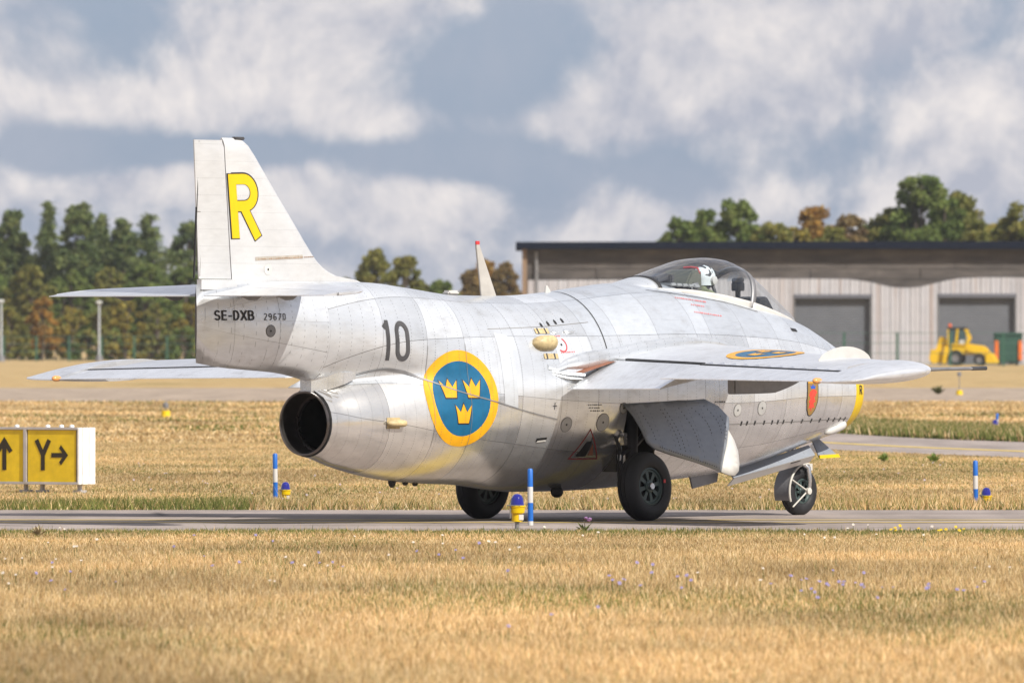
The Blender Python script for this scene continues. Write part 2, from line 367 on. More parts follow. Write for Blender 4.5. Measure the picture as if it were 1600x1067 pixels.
# ------------------------------------------------------------------ the airfield
def vnoise(x, y, seed=0):
    """smooth 2D value noise on arrays, 0..1"""
    xi = np.floor(x).astype(np.int64); yi = np.floor(y).astype(np.int64); fx = x - xi; fy = y - yi; fx = fx * fx * (3 - 2 * fx); fy = fy * fy * (3 - 2 * fy)
    def h(i, j):
        n = (i * 374761393 + j * 668265263 + seed * 974634777) & 0x7fffffff; n = ((n ^ (n >> 13)) * 1274126177) & 0x7fffffff; return ((n ^ (n >> 16)) & 0xffff) / 65535.0
    return (h(xi, yi) * (1 - fx) + h(xi + 1, yi) * fx) * (1 - fy) + (h(xi, yi + 1) * (1 - fx) + h(xi + 1, yi + 1) * fx) * fy
def fbm(x, y, seed=0, n=4):
    a = 0; k = .5; 
    for i in range(n): a = a + k * vnoise(x, y, seed + i); x = x * 2.03; y = y * 2.03; k *= .5
    return a / (1 - .5 ** n)
T0, T1 = 103.4, 116.3        # near and far edge of the taxiway
def ground_mat():
    t = NT('dry_grassland'); p = t.pos(); x, y, z = t.sep(p)
    a = t.noise(t.map(p, (.16, .055, 1)), 1.0, 6, .6); b = t.noise(t.map(p, (1.1, .5, 1)), 1.0, 6, .65); c = t.noise(t.map(p, (9, 9, 9)), 1.0, 5, .7); d = t.noise(t.map(p, (.03, .012, 1), (5, 3, 0)), 1.0, 4, .6)
    c1 = t.ramp(b, [(.30, (.30, .20, .095)), (.47, (.45, .315, .15)), (.62, (.52, .385, .20)), (.78, (.40, .265, .12))])
    green = t.rng(a, .52, .72, 0, .65, True); c2 = t.mix(green, c1, (.16, .155, .045))
    c3 = t.mix(t.rng(d, .5, .7, 0, .5, True), c2, (.45, .33, .17))
    k = t.rng(c, .25, .75, .72, 1.22); cmb = t.n('ShaderNodeCombineColor')
    for i in range(3): t.L.new(k, cmb.inputs[i])
    cc = t.mix(1.0, c3, cmb.outputs[0], 'MULTIPLY')
    t.p(color=cc, rough=.95, spec=.1, normal=t.bump(c, .8, .05)); return t.mat
M['ground'] = ground_mat()
g = MB(); g.add([(-5000, -300, 0), (5000, -300, 0), (5000, 12000, 0), (-5000, 12000, 0)], [(0, 1, 2, 3)]); tag(g.build('ground', M['ground']), kind='structure')
def asphalt_mat(name, base, warm=0.0):
    t = NT(name); p = t.pos(); n1 = t.noise(t.map(p, (.25, .6, 1)), 1.0, 6, .6); n2 = t.noise(p, 18, 5, .7); n3 = t.noise(t.map(p, (.9, .10, 1), (3, 1, 0)), 1.0, 5, .65)
    cr = t.vor(t.map(p, (.22, .5, 1)), 1.0, 'DISTANCE_TO_EDGE'); crack = t.rng(cr, .0, .016, .42, 1.0)
    k = t.m('MULTIPLY', t.m('MULTIPLY', t.rng(n1, .3, .7, .78, 1.18), t.rng(n2, .25, .75, .86, 1.14)), t.m('MULTIPLY', crack, t.rng(n3, .35, .7, 1.08, .72)))
    c = t.n('ShaderNodeCombineColor')
    for i in range(3): t.L.new(t.m('MULTIPLY', k, base[i]), c.inputs[i])
    t.p(color=c.outputs[0], rough=.85, spec=.25, normal=t.bump(n2, .5, .01)); return t.mat
M['asphalt'] = asphalt_mat('weathered_asphalt', (.36, .305, .275)); M['asphalt2'] = asphalt_mat('runway_asphalt', (.40, .315, .24))
def band(name, mat, near, far, x0, x1, n, z, amp=.12, seed=1, kind='structure'):
    b = MB(); vs_ = []
    rr = random.Random(seed)
    for i in range(n + 1):
        x = x0 + (x1 - x0) * i / n; vs_ += [(x, near(x) + rr.uniform(-amp, amp), z), (x, far(x) + rr.uniform(-amp, amp), z)]
    b.add(vs_, [(2 * i, 2 * i + 2, 2 * i + 3, 2 * i + 1) for i in range(n)]); return tag(b.build(name, mat, fix=False), kind=kind)
tw = band('taxiway', M['asphalt'], lambda x: T0, lambda x: T1, -60, 60, 400, .004)
lineY = plain('worn_yellow_line', (.58, .42, .10), .7, 0, .3, 3.0)
for y0 in (107.95, 109.5):
    b = MB(); b.add([(-60, y0 + .25, .008), (60, y0 - .15, .008), (60, y0 + .17, .008), (-60, y0 + .57, .008)], [(0, 1, 2, 3)]); o = b.build('centre_line', lineY, tw)
band('runway', M['asphalt2'], lambda x: 318 + .02 * x, lambda x: 408 + .02 * x, -300, 300, 40, .004, .3, 4)
TOP = [(560, 624), (700, 628), (1000, 655), (1150, 667), (1302, 677), (1462, 686), (1600, 691), (1800, 697), (2100, 705)]; BOT = [(560, 634), (700, 642), (1000, 678), (1150, 692), (1302, 703), (1410, 708), (1600, 715.5), (1800, 723), (2100, 735)]
ft, fb_ = curve(TOP), curve(BOT)
b = MB(); vs_ = []
for i in range(121):
    px = 560 + (2100 - 560) * i / 120; vs_ += [(*ground_at(px, fb_(px)[0]), .006), (*ground_at(px, ft(px)[0]), .006)]
b.add(vs_, [(2 * i, 2 * i + 2, 2 * i + 3, 2 * i + 1) for i in range(120)]); ctw = tag(b.build('connecting_taxiway', M['asphalt'], fix=False), kind='structure')
b = MB(); vs_ = []
for i in range(121):
    px = 560 + (2100 - 560) * i / 120; m_ = fb_(px)[0] * .60 + ft(px)[0] * .40; vs_ += [(*ground_at(px, m_ + .9), .010), (*ground_at(px, m_ - .9), .010)]
b.add(vs_, [(2 * i, 2 * i + 2, 2 * i + 3, 2 * i + 1) for i in range(120)]); b.build('centre_line', lineY, ctw, fix=False)
# ------------------------------------------------------------------ the jet
HEAD = R(50)      # the nose points right and away
jet = empty('jet_aircraft', (0.516 - 5.55 * math.sin(R(40)), 110 - 5.55 * math.cos(R(40)), 0.0), HEAD)
tag(jet, 'silver swept-wing jet fighter with yellow R on its fin taxiing on the asphalt', 'aircraft')

DOOR_OUT = [(5.438, 1.172), (6.104, 1.195), (6.719, 1.225), (6.908, 1.146), (7.0, 1.029), (6.917, 0.901), (6.818, 0.772), (6.625, 0.49), (6.273, 0.583), (5.893, 0.664), (5.634, 0.73), (5.562, 0.794), (5.538, 0.935), (5.501, 1.063)]
DOOR_LIP = [(6.907, 0.901), (6.944, 0.797), (6.957, 0.687), (6.934, 0.558), (6.903, 0.488), (6.829, 0.443), (6.748, 0.45), (6.624, 0.484), (6.708, 0.625), (6.818, 0.772)]
def patch(name, fn, a0, a1, p0, p1, mat, parent, na=None, np_=None, gap=.0014, off=0.0):
    na = na or max(2, int((a1 - a0) / .09)); np_ = np_ or max(2, int(abs(p1 - p0) / R(5.5)))
    rad = (fn((a0 + a1) / 2, (p0 + p1) / 2) - Vector((((a0 + a1) / 2), 0, fn((a0 + a1) / 2, 0).z - .9))).length
    a0 += gap; a1 -= gap; g = gap / max(.25, min(rad, .9)); p0 += g; p1 -= g
    vs_, ns = [], []
    for i in range(na + 1):
        for j in range(np_ + 1):
            a = a0 + (a1 - a0) * i / na; p = p0 + (p1 - p0) * j / np_
            vs_.append(fn(a, p, off)); ns.append(normal_of(fn, a, p))
    w = np_ + 1
    fs_ = [(i * w + j, i * w + j + 1, (i + 1) * w + j + 1, (i + 1) * w + j) for i in range(na) for j in range(np_)]
    me = mesh(name, vs_, fs_, True); orient(me, ns)
    return obj(name, me, mat, parent)
def orient(me, ns):
    fl = []
    for p in me.polygons:
        a = Vector((0, 0, 0))
        for i in p.vertices: a += ns[i]
        if p.normal.dot(a) < 0: fl.append(p.index)
    if fl:
        bm = bmesh.new(); bm.from_mesh(me); bm.faces.ensure_lookup_table(); bmesh.ops.reverse_faces(bm, faces=[bm.faces[i] for i in fl]); bm.to_mesh(me); bm.free()
    me.shade_smooth(); me.normals_split_custom_set_from_vertices([tuple(n) for n in ns])
def tri_decal(name, poly, mp, off, mat, parent, res=.06, lift=0.0):
    """a flat outline (u, v) laid on a surface: mp(u, v) -> (point, normal)"""
    bm = bmesh.new()
    polys = poly if isinstance(poly[0][0], (tuple, list)) else [poly]
    for k, pl in enumerate(polys):
        f = bm.faces.new([bm.verts.new((u, v, lift * k)) for (u, v) in pl])
    bm.normal_update(); bmesh.ops.triangulate(bm, faces=bm.faces[:])
    for _ in range(5):
        es = [e for e in bm.edges if e.calc_length() > res]
        if not es: break
        bmesh.ops.subdivide_edges(bm, edges=es, cuts=1); bmesh.ops.triangulate(bm, faces=[f for f in bm.faces if len(f.verts) > 3])
    me = bpy.data.meshes.new(name); ns = []
    for v in bm.verts:
        p, n = mp(v.co.x, v.co.y); v.co = p + n * (off + v.co.z); ns.append(n)
    bm.to_mesh(me); bm.free(); me.update(); orient(me, ns)
    return obj(name, me, mat, parent)

PB = [R(x) for x in (20, 50, 95, 130)]
PHI = sorted([-p for p in PB] + PB)
ST = [A_NOZ, 2.3, 2.86, 3.34, 4.02, 4.56, 5.08, 5.52, 6.14, 6.76, 7.0, 7.6, 8.2, 8.62, 9.02, 9.36, 9.69]
def in_hole(a, p):
    p = abs(p)
    if 7.0 < a < 9.02 and p < R(20): return True
    if 5.52 < a < 6.14 and R(95) < p < R(130): return True
    return False
# inner skin, just below the sheets
inner = MB(); NA = 90; NP = 72
for i in range(NA):
    for j in range(NP):
        a0 = A_NOZ + (9.88 - A_NOZ) * i / NA; a1 = A_NOZ + (9.88 - A_NOZ) * (i + 1) / NA; q0 = -math.pi + 2 * math.pi * j / NP; q1 = q0 + 2 * math.pi / NP
        if in_hole((a0 + a1) / 2, (q0 + q1) / 2): continue
        inner.add([S(a0, q0, -.007), S(a0, q1, -.007), S(a1, q1, -.007), S(a1, q0, -.007)], [(0, 1, 2, 3)])
fuselage = inner.build('fuselage', M['seam'], jet, fix=False)
for i in range(len(ST) - 1):
    a0, a1 = ST[i], ST[i + 1]
    secs = [(PHI[j], PHI[j + 1]) for j in range(len(PHI) - 1)] + [(PHI[-1], 2 * math.pi + PHI[0])]
    for (q0, q1) in secs:
        mid = (q0 + q1) / 2; mid = mid - 2 * math.pi if mid > math.pi else mid
        if in_hole((a0 + a1) / 2, mid): continue
        low = abs(mid) > R(80) and a1 < 3.4
        mt_ = M['jet'] if low else M['belly'] if abs(mid) > R(96) else M['hood'] if abs(mid) < R(52) and a0 > 5 else M['skin']
        patch('panel', S, a0, a1, q0, q1, mt_, fuselage)
# yellow intake lip, rolled in
lip = MB(); n = 64; prof = [(9.69, 0), (9.76, 0), (9.83, 0), (9.885, -.002), (9.905, -.016), (9.908, -.03), (9.895, -.045), (9.80, -.06), (9.4, -.05)]
vs_ = [S(min(a, 9.9), 2 * math.pi * k / n, o) + Vector((max(0, a - 9.9), 0, 0)) for (a, o) in prof for k in range(n)]
lip.add(vs_, [(i * n + k, i * n + (k + 1) % n, (i + 1) * n + (k + 1) % n, (i + 1) * n + k) for i in range(len(prof) - 1) for k in range(n)])
lip.build('intake_lip', M['yellow'], jet, smooth=40)
duct = MB(); duct.lathe([(0, .40), (-.8, .38), (-1.6, .36), (-1.6, .01)], (9.5, 0, 1.275), (1, 0, 0), 32); duct.build('intake_duct', M['soot'], jet, smooth=50)
# tail boom
def SBI(a, q):
    p = SB(a, q); c_ = Vector((a, 0, (BOOM(a)[0] + BOOM(a)[1]) / 2)); return c_ + (p - c_) * .82
boom_in = MB(); NA2 = 20
for i in range(NA2):
    for j in range(48):
        a0 = -.015 + (A_NOZ + .004 + .015) * i / NA2; a1 = -.015 + (A_NOZ + .019) * (i + 1) / NA2; q0 = 2 * math.pi * j / 48; q1 = q0 + 2 * math.pi / 48
        boom_in.add([SBI(a0, q0), SBI(a0, q1), SBI(a1, q1), SBI(a1, q0)], [(0, 1, 2, 3)])
boom_in.add([SBI(-.012, 2 * math.pi * j / 48) for j in range(48)], [tuple(range(48))])
boom = boom_in.build('tail_boom', M['seam'], jet, fix=False)
BP = [R(x) for x in (30, 75, 128)]
BPH = sorted([-p for p in BP] + BP)
BST = [-.02, .42, .98, A_NOZ]
for i in range(3):
    for (q0, q1) in [(BPH[j], BPH[j + 1]) for j in range(5)] + [(BPH[-1], 2 * math.pi + BPH[0])]:
        patch('panel', SB, BST[i], BST[i + 1], q0, q1, M['skin'], boom, np_=10)
# jet nozzle
nz = MB(); NZ = (1.62, 0, .994)
nz.lathe([(.04, .312), (-.012, .314), (-.035, .314), (-.046, .310), (-.05, .304), (-.045, .297), (.03, .292), (.5, .272), (1.3, .255), (1.3, .01)], NZ, (1, 0, 0), 56)
noz = nz.build('jet_nozzle', M['soot'], jet, smooth=40)
rg = MB(); rg.lathe([(-.030, .3185), (-.052, .3175), (-.058, .309), (-.050, .299), (-.030, .301)], NZ, (1, 0, 0), 64, close=True); rg.build('rim', M['ring'], noz, smooth=40)
rg = MB(); rg.lathe([(.16, .2835), (.16, .257), (.20, .257), (.20, .2835)], NZ, (1, 0, 0), 56, close=True); rg.build('inner_ring', M['ring'], noz, smooth=40)
gs = MB(); gs.lathe([(.006, .3195), (-.012, .3195), (-.012, .300), (.006, .300)], NZ, (1, 0, 0), 64, close=True); gs.build('nozzle_gap', M['blackline'], jet, smooth=40)
py = MB(); 
for (x_, w_, z0_, z1_) in ((1.60, .07, 1.29, 1.46), (1.70, .13, 1.31, 1.475), (1.80, .19, 1.34, 1.49), (1.92, .235, 1.38, 1.50), (2.06, .245, 1.43, 1.50)): py.v += [Vector((x_, -w_, z0_)), Vector((x_, -w_ * 1.05, z1_)), Vector((x_, w_ * 1.05, z1_)), Vector((x_, w_, z0_))]
py.f = [(4 * i + k, 4 * i + (k + 1) % 4, 4 * i + 4 + (k + 1) % 4, 4 * i + 4 + k) for i in range(4) for k in range(4)] + [(0, 1, 2, 3), (16, 17, 18, 19)]; py.m = [0] * len(py.f)
py.build('pylon_fairing', M['skin'], jet, smooth=40)
# seam between the tail cone and the fuselage
SEAM = [(1.80, .235, 1.405), (2.0, .29, 1.455), (2.385, .338, 1.524), (2.6, .40, 1.50), (2.816, .467, 1.429), (3.23, .63, 1.30), (3.71, .71, 1.19), (4.1, .75, 1.10), (4.516, .777, 1.023)]
sc_f = curve([(p[0], p[2]) for p in SEAM])
def strip(name, fn, pts, wid, mat, parent, off=.0025, n=60, both=False):
    """a thin band along (a, z) on the side of the body"""
    vs_ = []; f_ = curve(pts); X0_, X1_ = pts[0][0], pts[-1][0]; prev = None; P = []
    for i in range(n + 1):
        a = X0_ + (X1_ - X0_) * i / n; z = float(f_(a)[0]); ph = side(fn, a, z); P.append((fn(a, ph), normal_of(fn, a, ph)))
    for i, (p, nn) in enumerate(P):
        t = (P[min(i + 1, n)][0] - P[max(i - 1, 0)][0]).normalized(); b = t.cross(nn).normalized(); ww = wid(i / n) if callable(wid) else wid
        vs_ += [p + nn * off + b * ww / 2, p + nn * off - b * ww / 2]
    return obj(name, mesh(name, vs_, [(2 * i, 2 * i + 1, 2 * i + 3, 2 * i + 2) for i in range(n)], True), mat, parent)
strip('seam_strip', S, [(p[0], p[2]) for p in SEAM[1:]], lambda t: .012 + .022 * math.exp(-((t - .22) / .09) ** 2), M['greym'], jet, .0078)

# --- wings
def grid_mesh(rows, closed=True):
    n = len(rows[0]); vs_ = [p for r_ in rows for p in r_]
    rg_ = n if closed else n - 1
    fs_ = [(i * n + k, i * n + (k + 1) % n, (i + 1) * n + (k + 1) % n, (i + 1) * n + k) for i in range(len(rows) - 1) for k in range(rg_)]
    if closed: fs_ += [tuple(range(n))[::-1], tuple((len(rows) - 1) * n + k for k in range(n))]
    return vs_, fs_
XS = [0, .004, .012, .03, .06, .11, .18, .27, .37, .47, .57, .655, .70]
HF, HA = .70, .725
def ring_main(r, sgn, xe, ptf=wing_pt):
    xs = [x for x in XS if x < xe - .01] + [xe]
    return [ptf(r, x, 1, sgn=sgn) for x in xs[::-1]] + [ptf(r, x, -1, sgn=sgn) for x in xs[1:]]
def ring_aft(r, sgn, x0, ptf=wing_pt):
    xs = [x0 + (1 - x0) * t for t in (0, .25, .5, .75, 1)]; up = [ptf(r, x, 1, sgn=sgn) for x in xs]; dn = [ptf(r, x, -1, sgn=sgn) for x in xs]
    up[-1] = up[-1] + Vector((0, 0, .004)); dn[-1] = dn[-1] - Vector((0, 0, .004))
    nose = ptf(r, x0 - .012, 0, sgn=sgn)
    return [nose] + up + dn[::-1]
def build_rows(name, rows, mat, parent, smooth=35, rot=None):
    b = MB(); v, f = grid_mesh(rows); b.add(v, f)
    if rot:
        p0, ax, ang = rot; Mx = Matrix.Rotation(ang, 3, ax); b.v = [p0 + Mx @ (q - p0) for q in b.v]
    return b.build(name, mat, parent, smooth=smooth)
def lin(a, b, n): return [a + (b - a) * i / n for i in range(n + 1)]
R_FL, R_AIL, R_TIP = 2.44, 4.93, 5.42
for sgn in (1, -1):
    rows = [ring_main(r, sgn, HF + (0 if r < R_FL else .025 * min(1, (r - R_FL) / .02))) for r in lin(.55, R_FL, 8) + lin(R_FL + .02, R_AIL, 12)]
    wing = build_rows('wing', rows, M['wing'], jet)
    # flap, partly lowered
    h0 = wing_pt(.93, HF, 0, sgn=sgn); h1 = wing_pt(R_FL, HF, 0, sgn=sgn)
    fl = build_rows('flap', [ring_aft(r, sgn, HF + .016) for r in lin(.90, R_FL - .015, 6)], M['wing'], wing, rot=(h0 - Vector((0, 0, .05)), (h1 - h0).normalized(), R(9.0) * sgn))
    build_rows('aileron', [ring_aft(r, sgn, HA + .016) for r in lin(R_FL + .012, R_AIL - .01, 10)], M['wing'], wing)
    rs_ = lin(.55, R_FL, 8)[2:] + lin(R_FL + .02, R_AIL, 12); hx = lambda r: HF if r <= R_FL else HA
    def hg(r):
        p0, p1 = wing_pt(r, hx(r) - .006, 1, sgn=sgn), wing_pt(r, hx(r) + .007, 1, sgn=sgn); u_ = Vector((0, 0, .011)); return [p0 - u_ * .8, p0 + u_ * .6, p1 + u_ * .7, p1 - u_ * 2]
    build_rows('hinge_gap_strip', [hg(r) for r in rs_], M['blackline'], wing, -1)  # added raised black strip, standing in for the shade in the hinge gap
    # rounded tip
    rows = []
    for i, t in enumerate(lin(0, 1, 9)):
        r = R_AIL + .006 + (R_TIP - R_AIL) * math.sin(t * math.pi / 2); q = math.sqrt(max(0, 1 - math.sin(t * math.pi / 2) ** 2.4)); q = max(q, .04)
        xs = [0, .01, .03, .07, .13, .22, .34, .48, .62, .76, .88, 1.0]; sh0 = .24 * (1 - q); sh1 = .16 * (1 - q)
        def tp(x, up): 
            return wing_pt(r, sh0 + x * (1 - sh0 - sh1), 0, sgn=sgn) + Vector((0, 0, up * (.105 * foil(x) * 1.62 + .02 * math.sin(math.pi * x)) * (.06 + .94 * q) - (0.012 if up < 0 else 0)))
        rows.append([tp(x, 1) for x in xs[::-1]] + [tp(x, -1) for x in xs[1:]])
    tip = build_rows('wing_tip', rows, M['wing'], wing, 60)
    lm = MB(); c_ = wing_pt(R_AIL + .03, .992, .0, sgn=sgn); lm.lathe([(-.05, .02), (-.02, .03), (.03, .03), (.055, .02), (.065, .002)], c_ + Vector((0, 0, .005)), (-1, 0, 0), 14); lm.build('tail_light', plain('orange_lens_%d' % sgn, (.8, .36, .12), .2), wing, smooth=60)
    # wing fence near the leading edge
    fb = MB(); rf = 3.93; tops = []
    for i in range(15):
        t = i / 14; x = .02 + .44 * t; p = wing_pt(rf, x, 1, sgn=sgn); tops.append((p, .108 * (math.sin(math.pi * t) ** .55)))
    poly = [p - Vector((0, 0, .02)) for p, h in tops] + [p + Vector((0, 0, h)) for p, h in reversed(tops)]
    fb.prism(poly, (0, .012, 0)); fb.build('wing_fence', M['white'], wing, bevel=.003)
    # pylon under the wing
    pb = MB(); rp = 2.96; poly = []
    for i in range(17):
        t = i / 16; x = .20 + .52 * t; p = wing_pt(rp, x, -1, sgn=sgn); poly.append((p, .155 * min(1, (t / .45) ** .6) if t > 0 else 0))
    pl = [p + Vector((0, 0, .02)) for p, h in poly] + [p - Vector((0, 0, h)) for p, h in reversed(poly)]
    pb.prism([q + Vector((0, .05 , 0)) for q in pl], (0, -.10, 0)); pb.build('pylon', M['greym'], wing, bevel=.012, smooth=40) if sgn == 1 else None
    # root fillet along the fuselage
    rows = []
    for i, t in enumerate(lin(0, 1, 22)):
        a = 4.38 + 3.0 * t; x = (W_LE(.82) - a) / (W_LE(.82) - W_TE(.82)); x = min(max(x, .0), 1.04); top = wing_pt(.80, min(x, 1), 1, sgn=sgn).z + .005
        zf = top + .012 + (.11 * max(0, 1 - t / .35)) - (.03 if t < .05 else 0); ph = side(S, a, zf); cpt = S(a, ph); rad = (.030 + .06 * sst(t, 0, .2)) * (1 - .6 * sst(t, .35, .95)) * (1.0 if t < .97 else .5)
        cpt = Vector((a, cpt.y * sgn * 1.0, cpt.z)); rows.append([cpt + Vector((0, math.cos(q) * rad * .62, math.sin(q) * rad)) for q in [2 * math.pi * k / 14 for k in range(14)]])
    build_rows('root_fillet', rows, M['skin'], wing, 70)
    # pocket behind the flap root
    bk = MB(); bk.add([(4.60, -sgn * .70, 1.46), (5.24, -sgn * .82, 1.60), (5.24, -sgn * .95, 1.60), (4.72, -sgn * .90, 1.47)], [(0, 1, 2, 3)]); bk.build('flap_pocket', M['brownred'], wing)
    lg = MB(); lg.tube([(4.44, -sgn * .775, 1.495), (4.62, -sgn * .84, 1.475), (4.80, -sgn * .90, 1.465)], [.012, .02, .02], 8); lg.tube([(4.44, -sgn * .775, 1.475), (4.62, -sgn * .83, 1.435), (4.80, -sgn * .87, 1.425)], [.012, .018, .018], 8); lg.build('pocket_edge', M['skin'], wing, smooth=60)
    if sgn == 1: wing_R = wing
    else: wing_L = wing
# pitot tube on the right tip
pt = MB(); p0 = wing_pt(5.16, .10, 0) + Vector((0, 0, .0)); pt.tube([p0, p0 + Vector((.30, 0, .004)), p0 + Vector((.98, 0, .01))], [.026, .019, .017], 10); pto = pt.build('pitot_tube', M['greym'], wing_R, smooth=60)
pt2 = MB(); pt2.tube([p0 + Vector((.80, 0, .009)), p0 + Vector((1.03, 0, .011))], .021, 10); pt2.build('pitot_head', M['grey_mark'], wing_R, smooth=60)

# --- tailplane
for sgn in (1, -1):
    rs = lin(.08, 1.55, 8) + [1.63, 1.70, 1.76, 1.80, 1.83]
    def trow(r, f):
        if r <= 1.55: return f(r, 1.0)
        q = math.sqrt(max(0.0, 1 - ((r - 1.55) / .29) ** 2)); return f(r, q)
    HE = .60
    def fm(r, q):
        xs = [x for x in XS if x < HE - .01] + [HE]; s0 = .35 * (1 - q)
        def pp(x, u): p = tail_pt(r, s0 + x * (1 - s0), 0, sgn); d = tail_pt(r, x, u, sgn).z - tail_pt(r, x, 0, sgn).z; return p + Vector((0, 0, d * (.25 + .75 * q)))
        return [pp(x, 1) for x in xs[::-1]] + [pp(x, -1) for x in xs[1:]]
    tp_ = build_rows('tailplane', [trow(r, fm) for r in rs], M['wing'], jet)
    build_rows('elevator', [[p + Vector((.03 * max(0, (r - 1.5) / .3), 0, 0)) for p in ring_aft(r, sgn, HE + .014, lambda r_, x, u, sgn=1: tail_pt(r_, x, u, sgn))] for r in lin(.13, 1.78, 9)], M['wing'], tp_)
    for rr in (.5, 1.05):
        hb = MB(); c_ = tail_pt(rr, .80, -1, sgn); hb.prism([c_ + Vector((.22, .0, .01)), c_ + Vector((-.12, 0, .01)), c_ + Vector((.05, 0, -.04)), c_ + Vector((.14, 0, -.035))], (0, .025, 0)); hb.build('hinge_fairing', M['greym'], tp_)

# --- fin and rudder
FZ = curve([(2.30, 2.62), (2.39, 2.42), (2.44, 2.06), (2.51, 1.875), (2.64, 1.70), (2.9, 1.465), (3.3, 1.10), (3.72, .72), (3.765, .66)])       # leading edge
def F_H(z): return .475 - (z - 2.40) * .088
def F_T(z): return .02 - (z - 2.40) * .052
def fin_half(a, z):
    le = max(float(FZ(z)[0]), .6); x = (min(le, 1.75 if z < 2.6 else le) - a) / (min(le, 1.75 if z < 2.6 else le) - F_T(z)); x = min(max(x, 0), 1)
    return (.088 - .028 * (z - 2.4) / 1.35) * foil(max(x, .0)) * 2.0 * .62 + .003
rows = []
for z in [2.30, 2.35, 2.40, 2.44, 2.48, 2.52, 2.58, 2.65, 2.8, 3.0, 3.2, 3.4, 3.6, 3.70, 3.745, 3.775]:
    le = float(FZ(z)[0]); h = F_H(z); xs = [0, .01, .035, .08, .15, .26, .4, .55, .7, .85, 1]
    if z > 3.72: le -= (z - 3.72) * 1.2
    k = 1 if z < 3.70 else max(.12, 1 - ((z - 3.70) / .08) ** 2)
    rows.append([Vector((le - (le - h) * x, -fin_half(le - (le - h) * x, z) * k * (0 if x == 0 else 1), z)) for x in xs] + [Vector((le - (le - h) * x, fin_half(le - (le - h) * x, z) * k, z)) for x in xs[::-1][:-1]])
fin = build_rows('fin', rows, M['fin'], jet, 50)
rows = []
for z in [2.405, 2.6, 2.9, 3.2, 3.5, 3.68, 3.73, 3.752]:
    h = F_H(z) - .012; t_ = F_T(z); k = 1 if z < 3.70 else .5
    rows.append([Vector((h + .01, 0, z)), Vector((h, -fin_half(h, z) * k, z)), Vector(((h + t_) / 2, -fin_half((h + t_) / 2, z) * k, z)), Vector((t_, -.006, z)), Vector((t_, .006, z)), Vector(((h + t_) / 2, fin_half((h + t_) / 2, z) * k, z)), Vector((h, fin_half(h, z) * k, z))])
rud = build_rows('rudder', rows, M['fin'], jet, 40)
tb = MB(); tb.box((F_T(2.75) + .045, -fin_half(.05, 2.75) + .001, 2.74), (.008, .004, .62), Matrix.Rotation(R(3), 3, 'Y')); tb.box((.04, -fin_half(.05, 3.05) + .001, 3.055), (.09, .004, .007)); tb.build('trim_tab_gap', M['seam'], rud)
te = MB(); te.box((F_T(3.08) + .004, 0, 3.08), (.012, .016, 1.34), Matrix.Rotation(R(3), 3, 'Y')); te.build('trailing_edge', M['blackline'], rud)
cp = MB(); cp.box((.60, 0, 3.772), (.15, .05, .03)); cp.build('fin_light', M['grey_mark'], fin, bevel=.008)
tj = MB(); tj.prism([(.03, -.03, 2.30), (.52, -.06, 2.30), (.52, .06, 2.30), (.03, .03, 2.30)], (0, 0, .10)); tj.build('fin_base', M['fin'], fin)

# --- canopy
CAN = curve([(6.30, 2.36, .10), (6.55, 2.415, .25), (6.85, 2.485, .315), (7.18, 2.57, .35), (7.49, 2.635, .37), (7.80, 2.652, .378), (8.05, 2.635, .372), (8.25, 2.58, .358), (8.5, 2.445, .325), (8.75, 2.295, .275), (9.0, 2.155, .20), (9.15, 2.08, .13), (9.20, 2.04, .09)])
def can_pt(a, t, off=0.0):
    """t -1 .. 1 from the left sill over the top to the right sill"""
    zt, w = CAN(a); b = S(a, side(S, a, 0, 1) if False else math.asin(min(.99, w / max(.3, (S(a, math.asin(min(.9, w / 1.05))) - Vector((a, 0, float(ZC2(a)[0])))).length)))).z - .018
    q = t * math.pi / 2; wz = math.cos(q); ws = math.copysign(abs(math.sin(q)) ** .96, q)
    return Vector((a, -(w + off) * ws, b + (zt + off - b) * wz))
def lean(a, t): return a + .20 * math.cos(t * math.pi / 2) * sst(a, 7.4, 8.1) * (1 - sst(a, 8.4, 9.1))
def can_patch(name, a0, a1, t0, t1, mat, parent, off=0.0, na=None, nt=16, thick=0.0):
    na = na or max(2, int((a1 - a0) / .06)); rows = [[can_pt(lean(a, t), t, off) for t in lin(t0, t1, nt)] for a in lin(a0, a1, na)]
    v, f = grid_mesh(rows, False)
    me = mesh(name, v, f, True)
    o = obj(name, me, mat, parent)
    bm = bmesh.new(); bm.from_mesh(me); bmesh.ops.recalc_face_normals(bm, faces=bm.faces)
    if sum(fc.normal.z for fc in bm.faces) < 0: bmesh.ops.reverse_faces(bm, faces=bm.faces)
    bm.to_mesh(me); bm.free()
    if thick:
        md = o.modifiers.new('thickness', 'SOLIDIFY'); md.thickness = thick; md.offset = -1
    return o
TR = .905
canopy = can_patch('canopy', 6.75, 8.10, -TR, TR, M['glass'], jet, nt=40)
can_patch('canopy_tail', 6.30, 6.74, -1, 1, M['skin'], canopy, nt=24, thick=.008)
can_patch('rear_seal', 6.72, 6.765, -.99, .99, M['blackline'], canopy, .004, nt=24, thick=.01)
for s_ in (-1, 1): can_patch('canopy_rail', 6.7, 8.10, TR * s_, 1.02 * s_, M['white'], canopy, .010, nt=4, thick=.02)
ws = can_patch('windscreen', 8.16, 9.19, -TR, TR, M['glass'], jet, nt=40)
can_patch('windscreen_arch', 8.095, 8.165, -1, 1, M['greym'], ws, .008, nt=40, thick=.02)
for s_ in (-1, 1): can_patch('windscreen_rail', 8.13, 9.2, TR * s_, 1.03 * s_, M['white'], ws, .010, nt=4, thick=.02)
strip('canopy_gap', S, [(6.45, 2.318), (7.0, 2.262), (7.6, 2.195), (8.15, 2.10)], .010, M['blackline'], jet, .004)
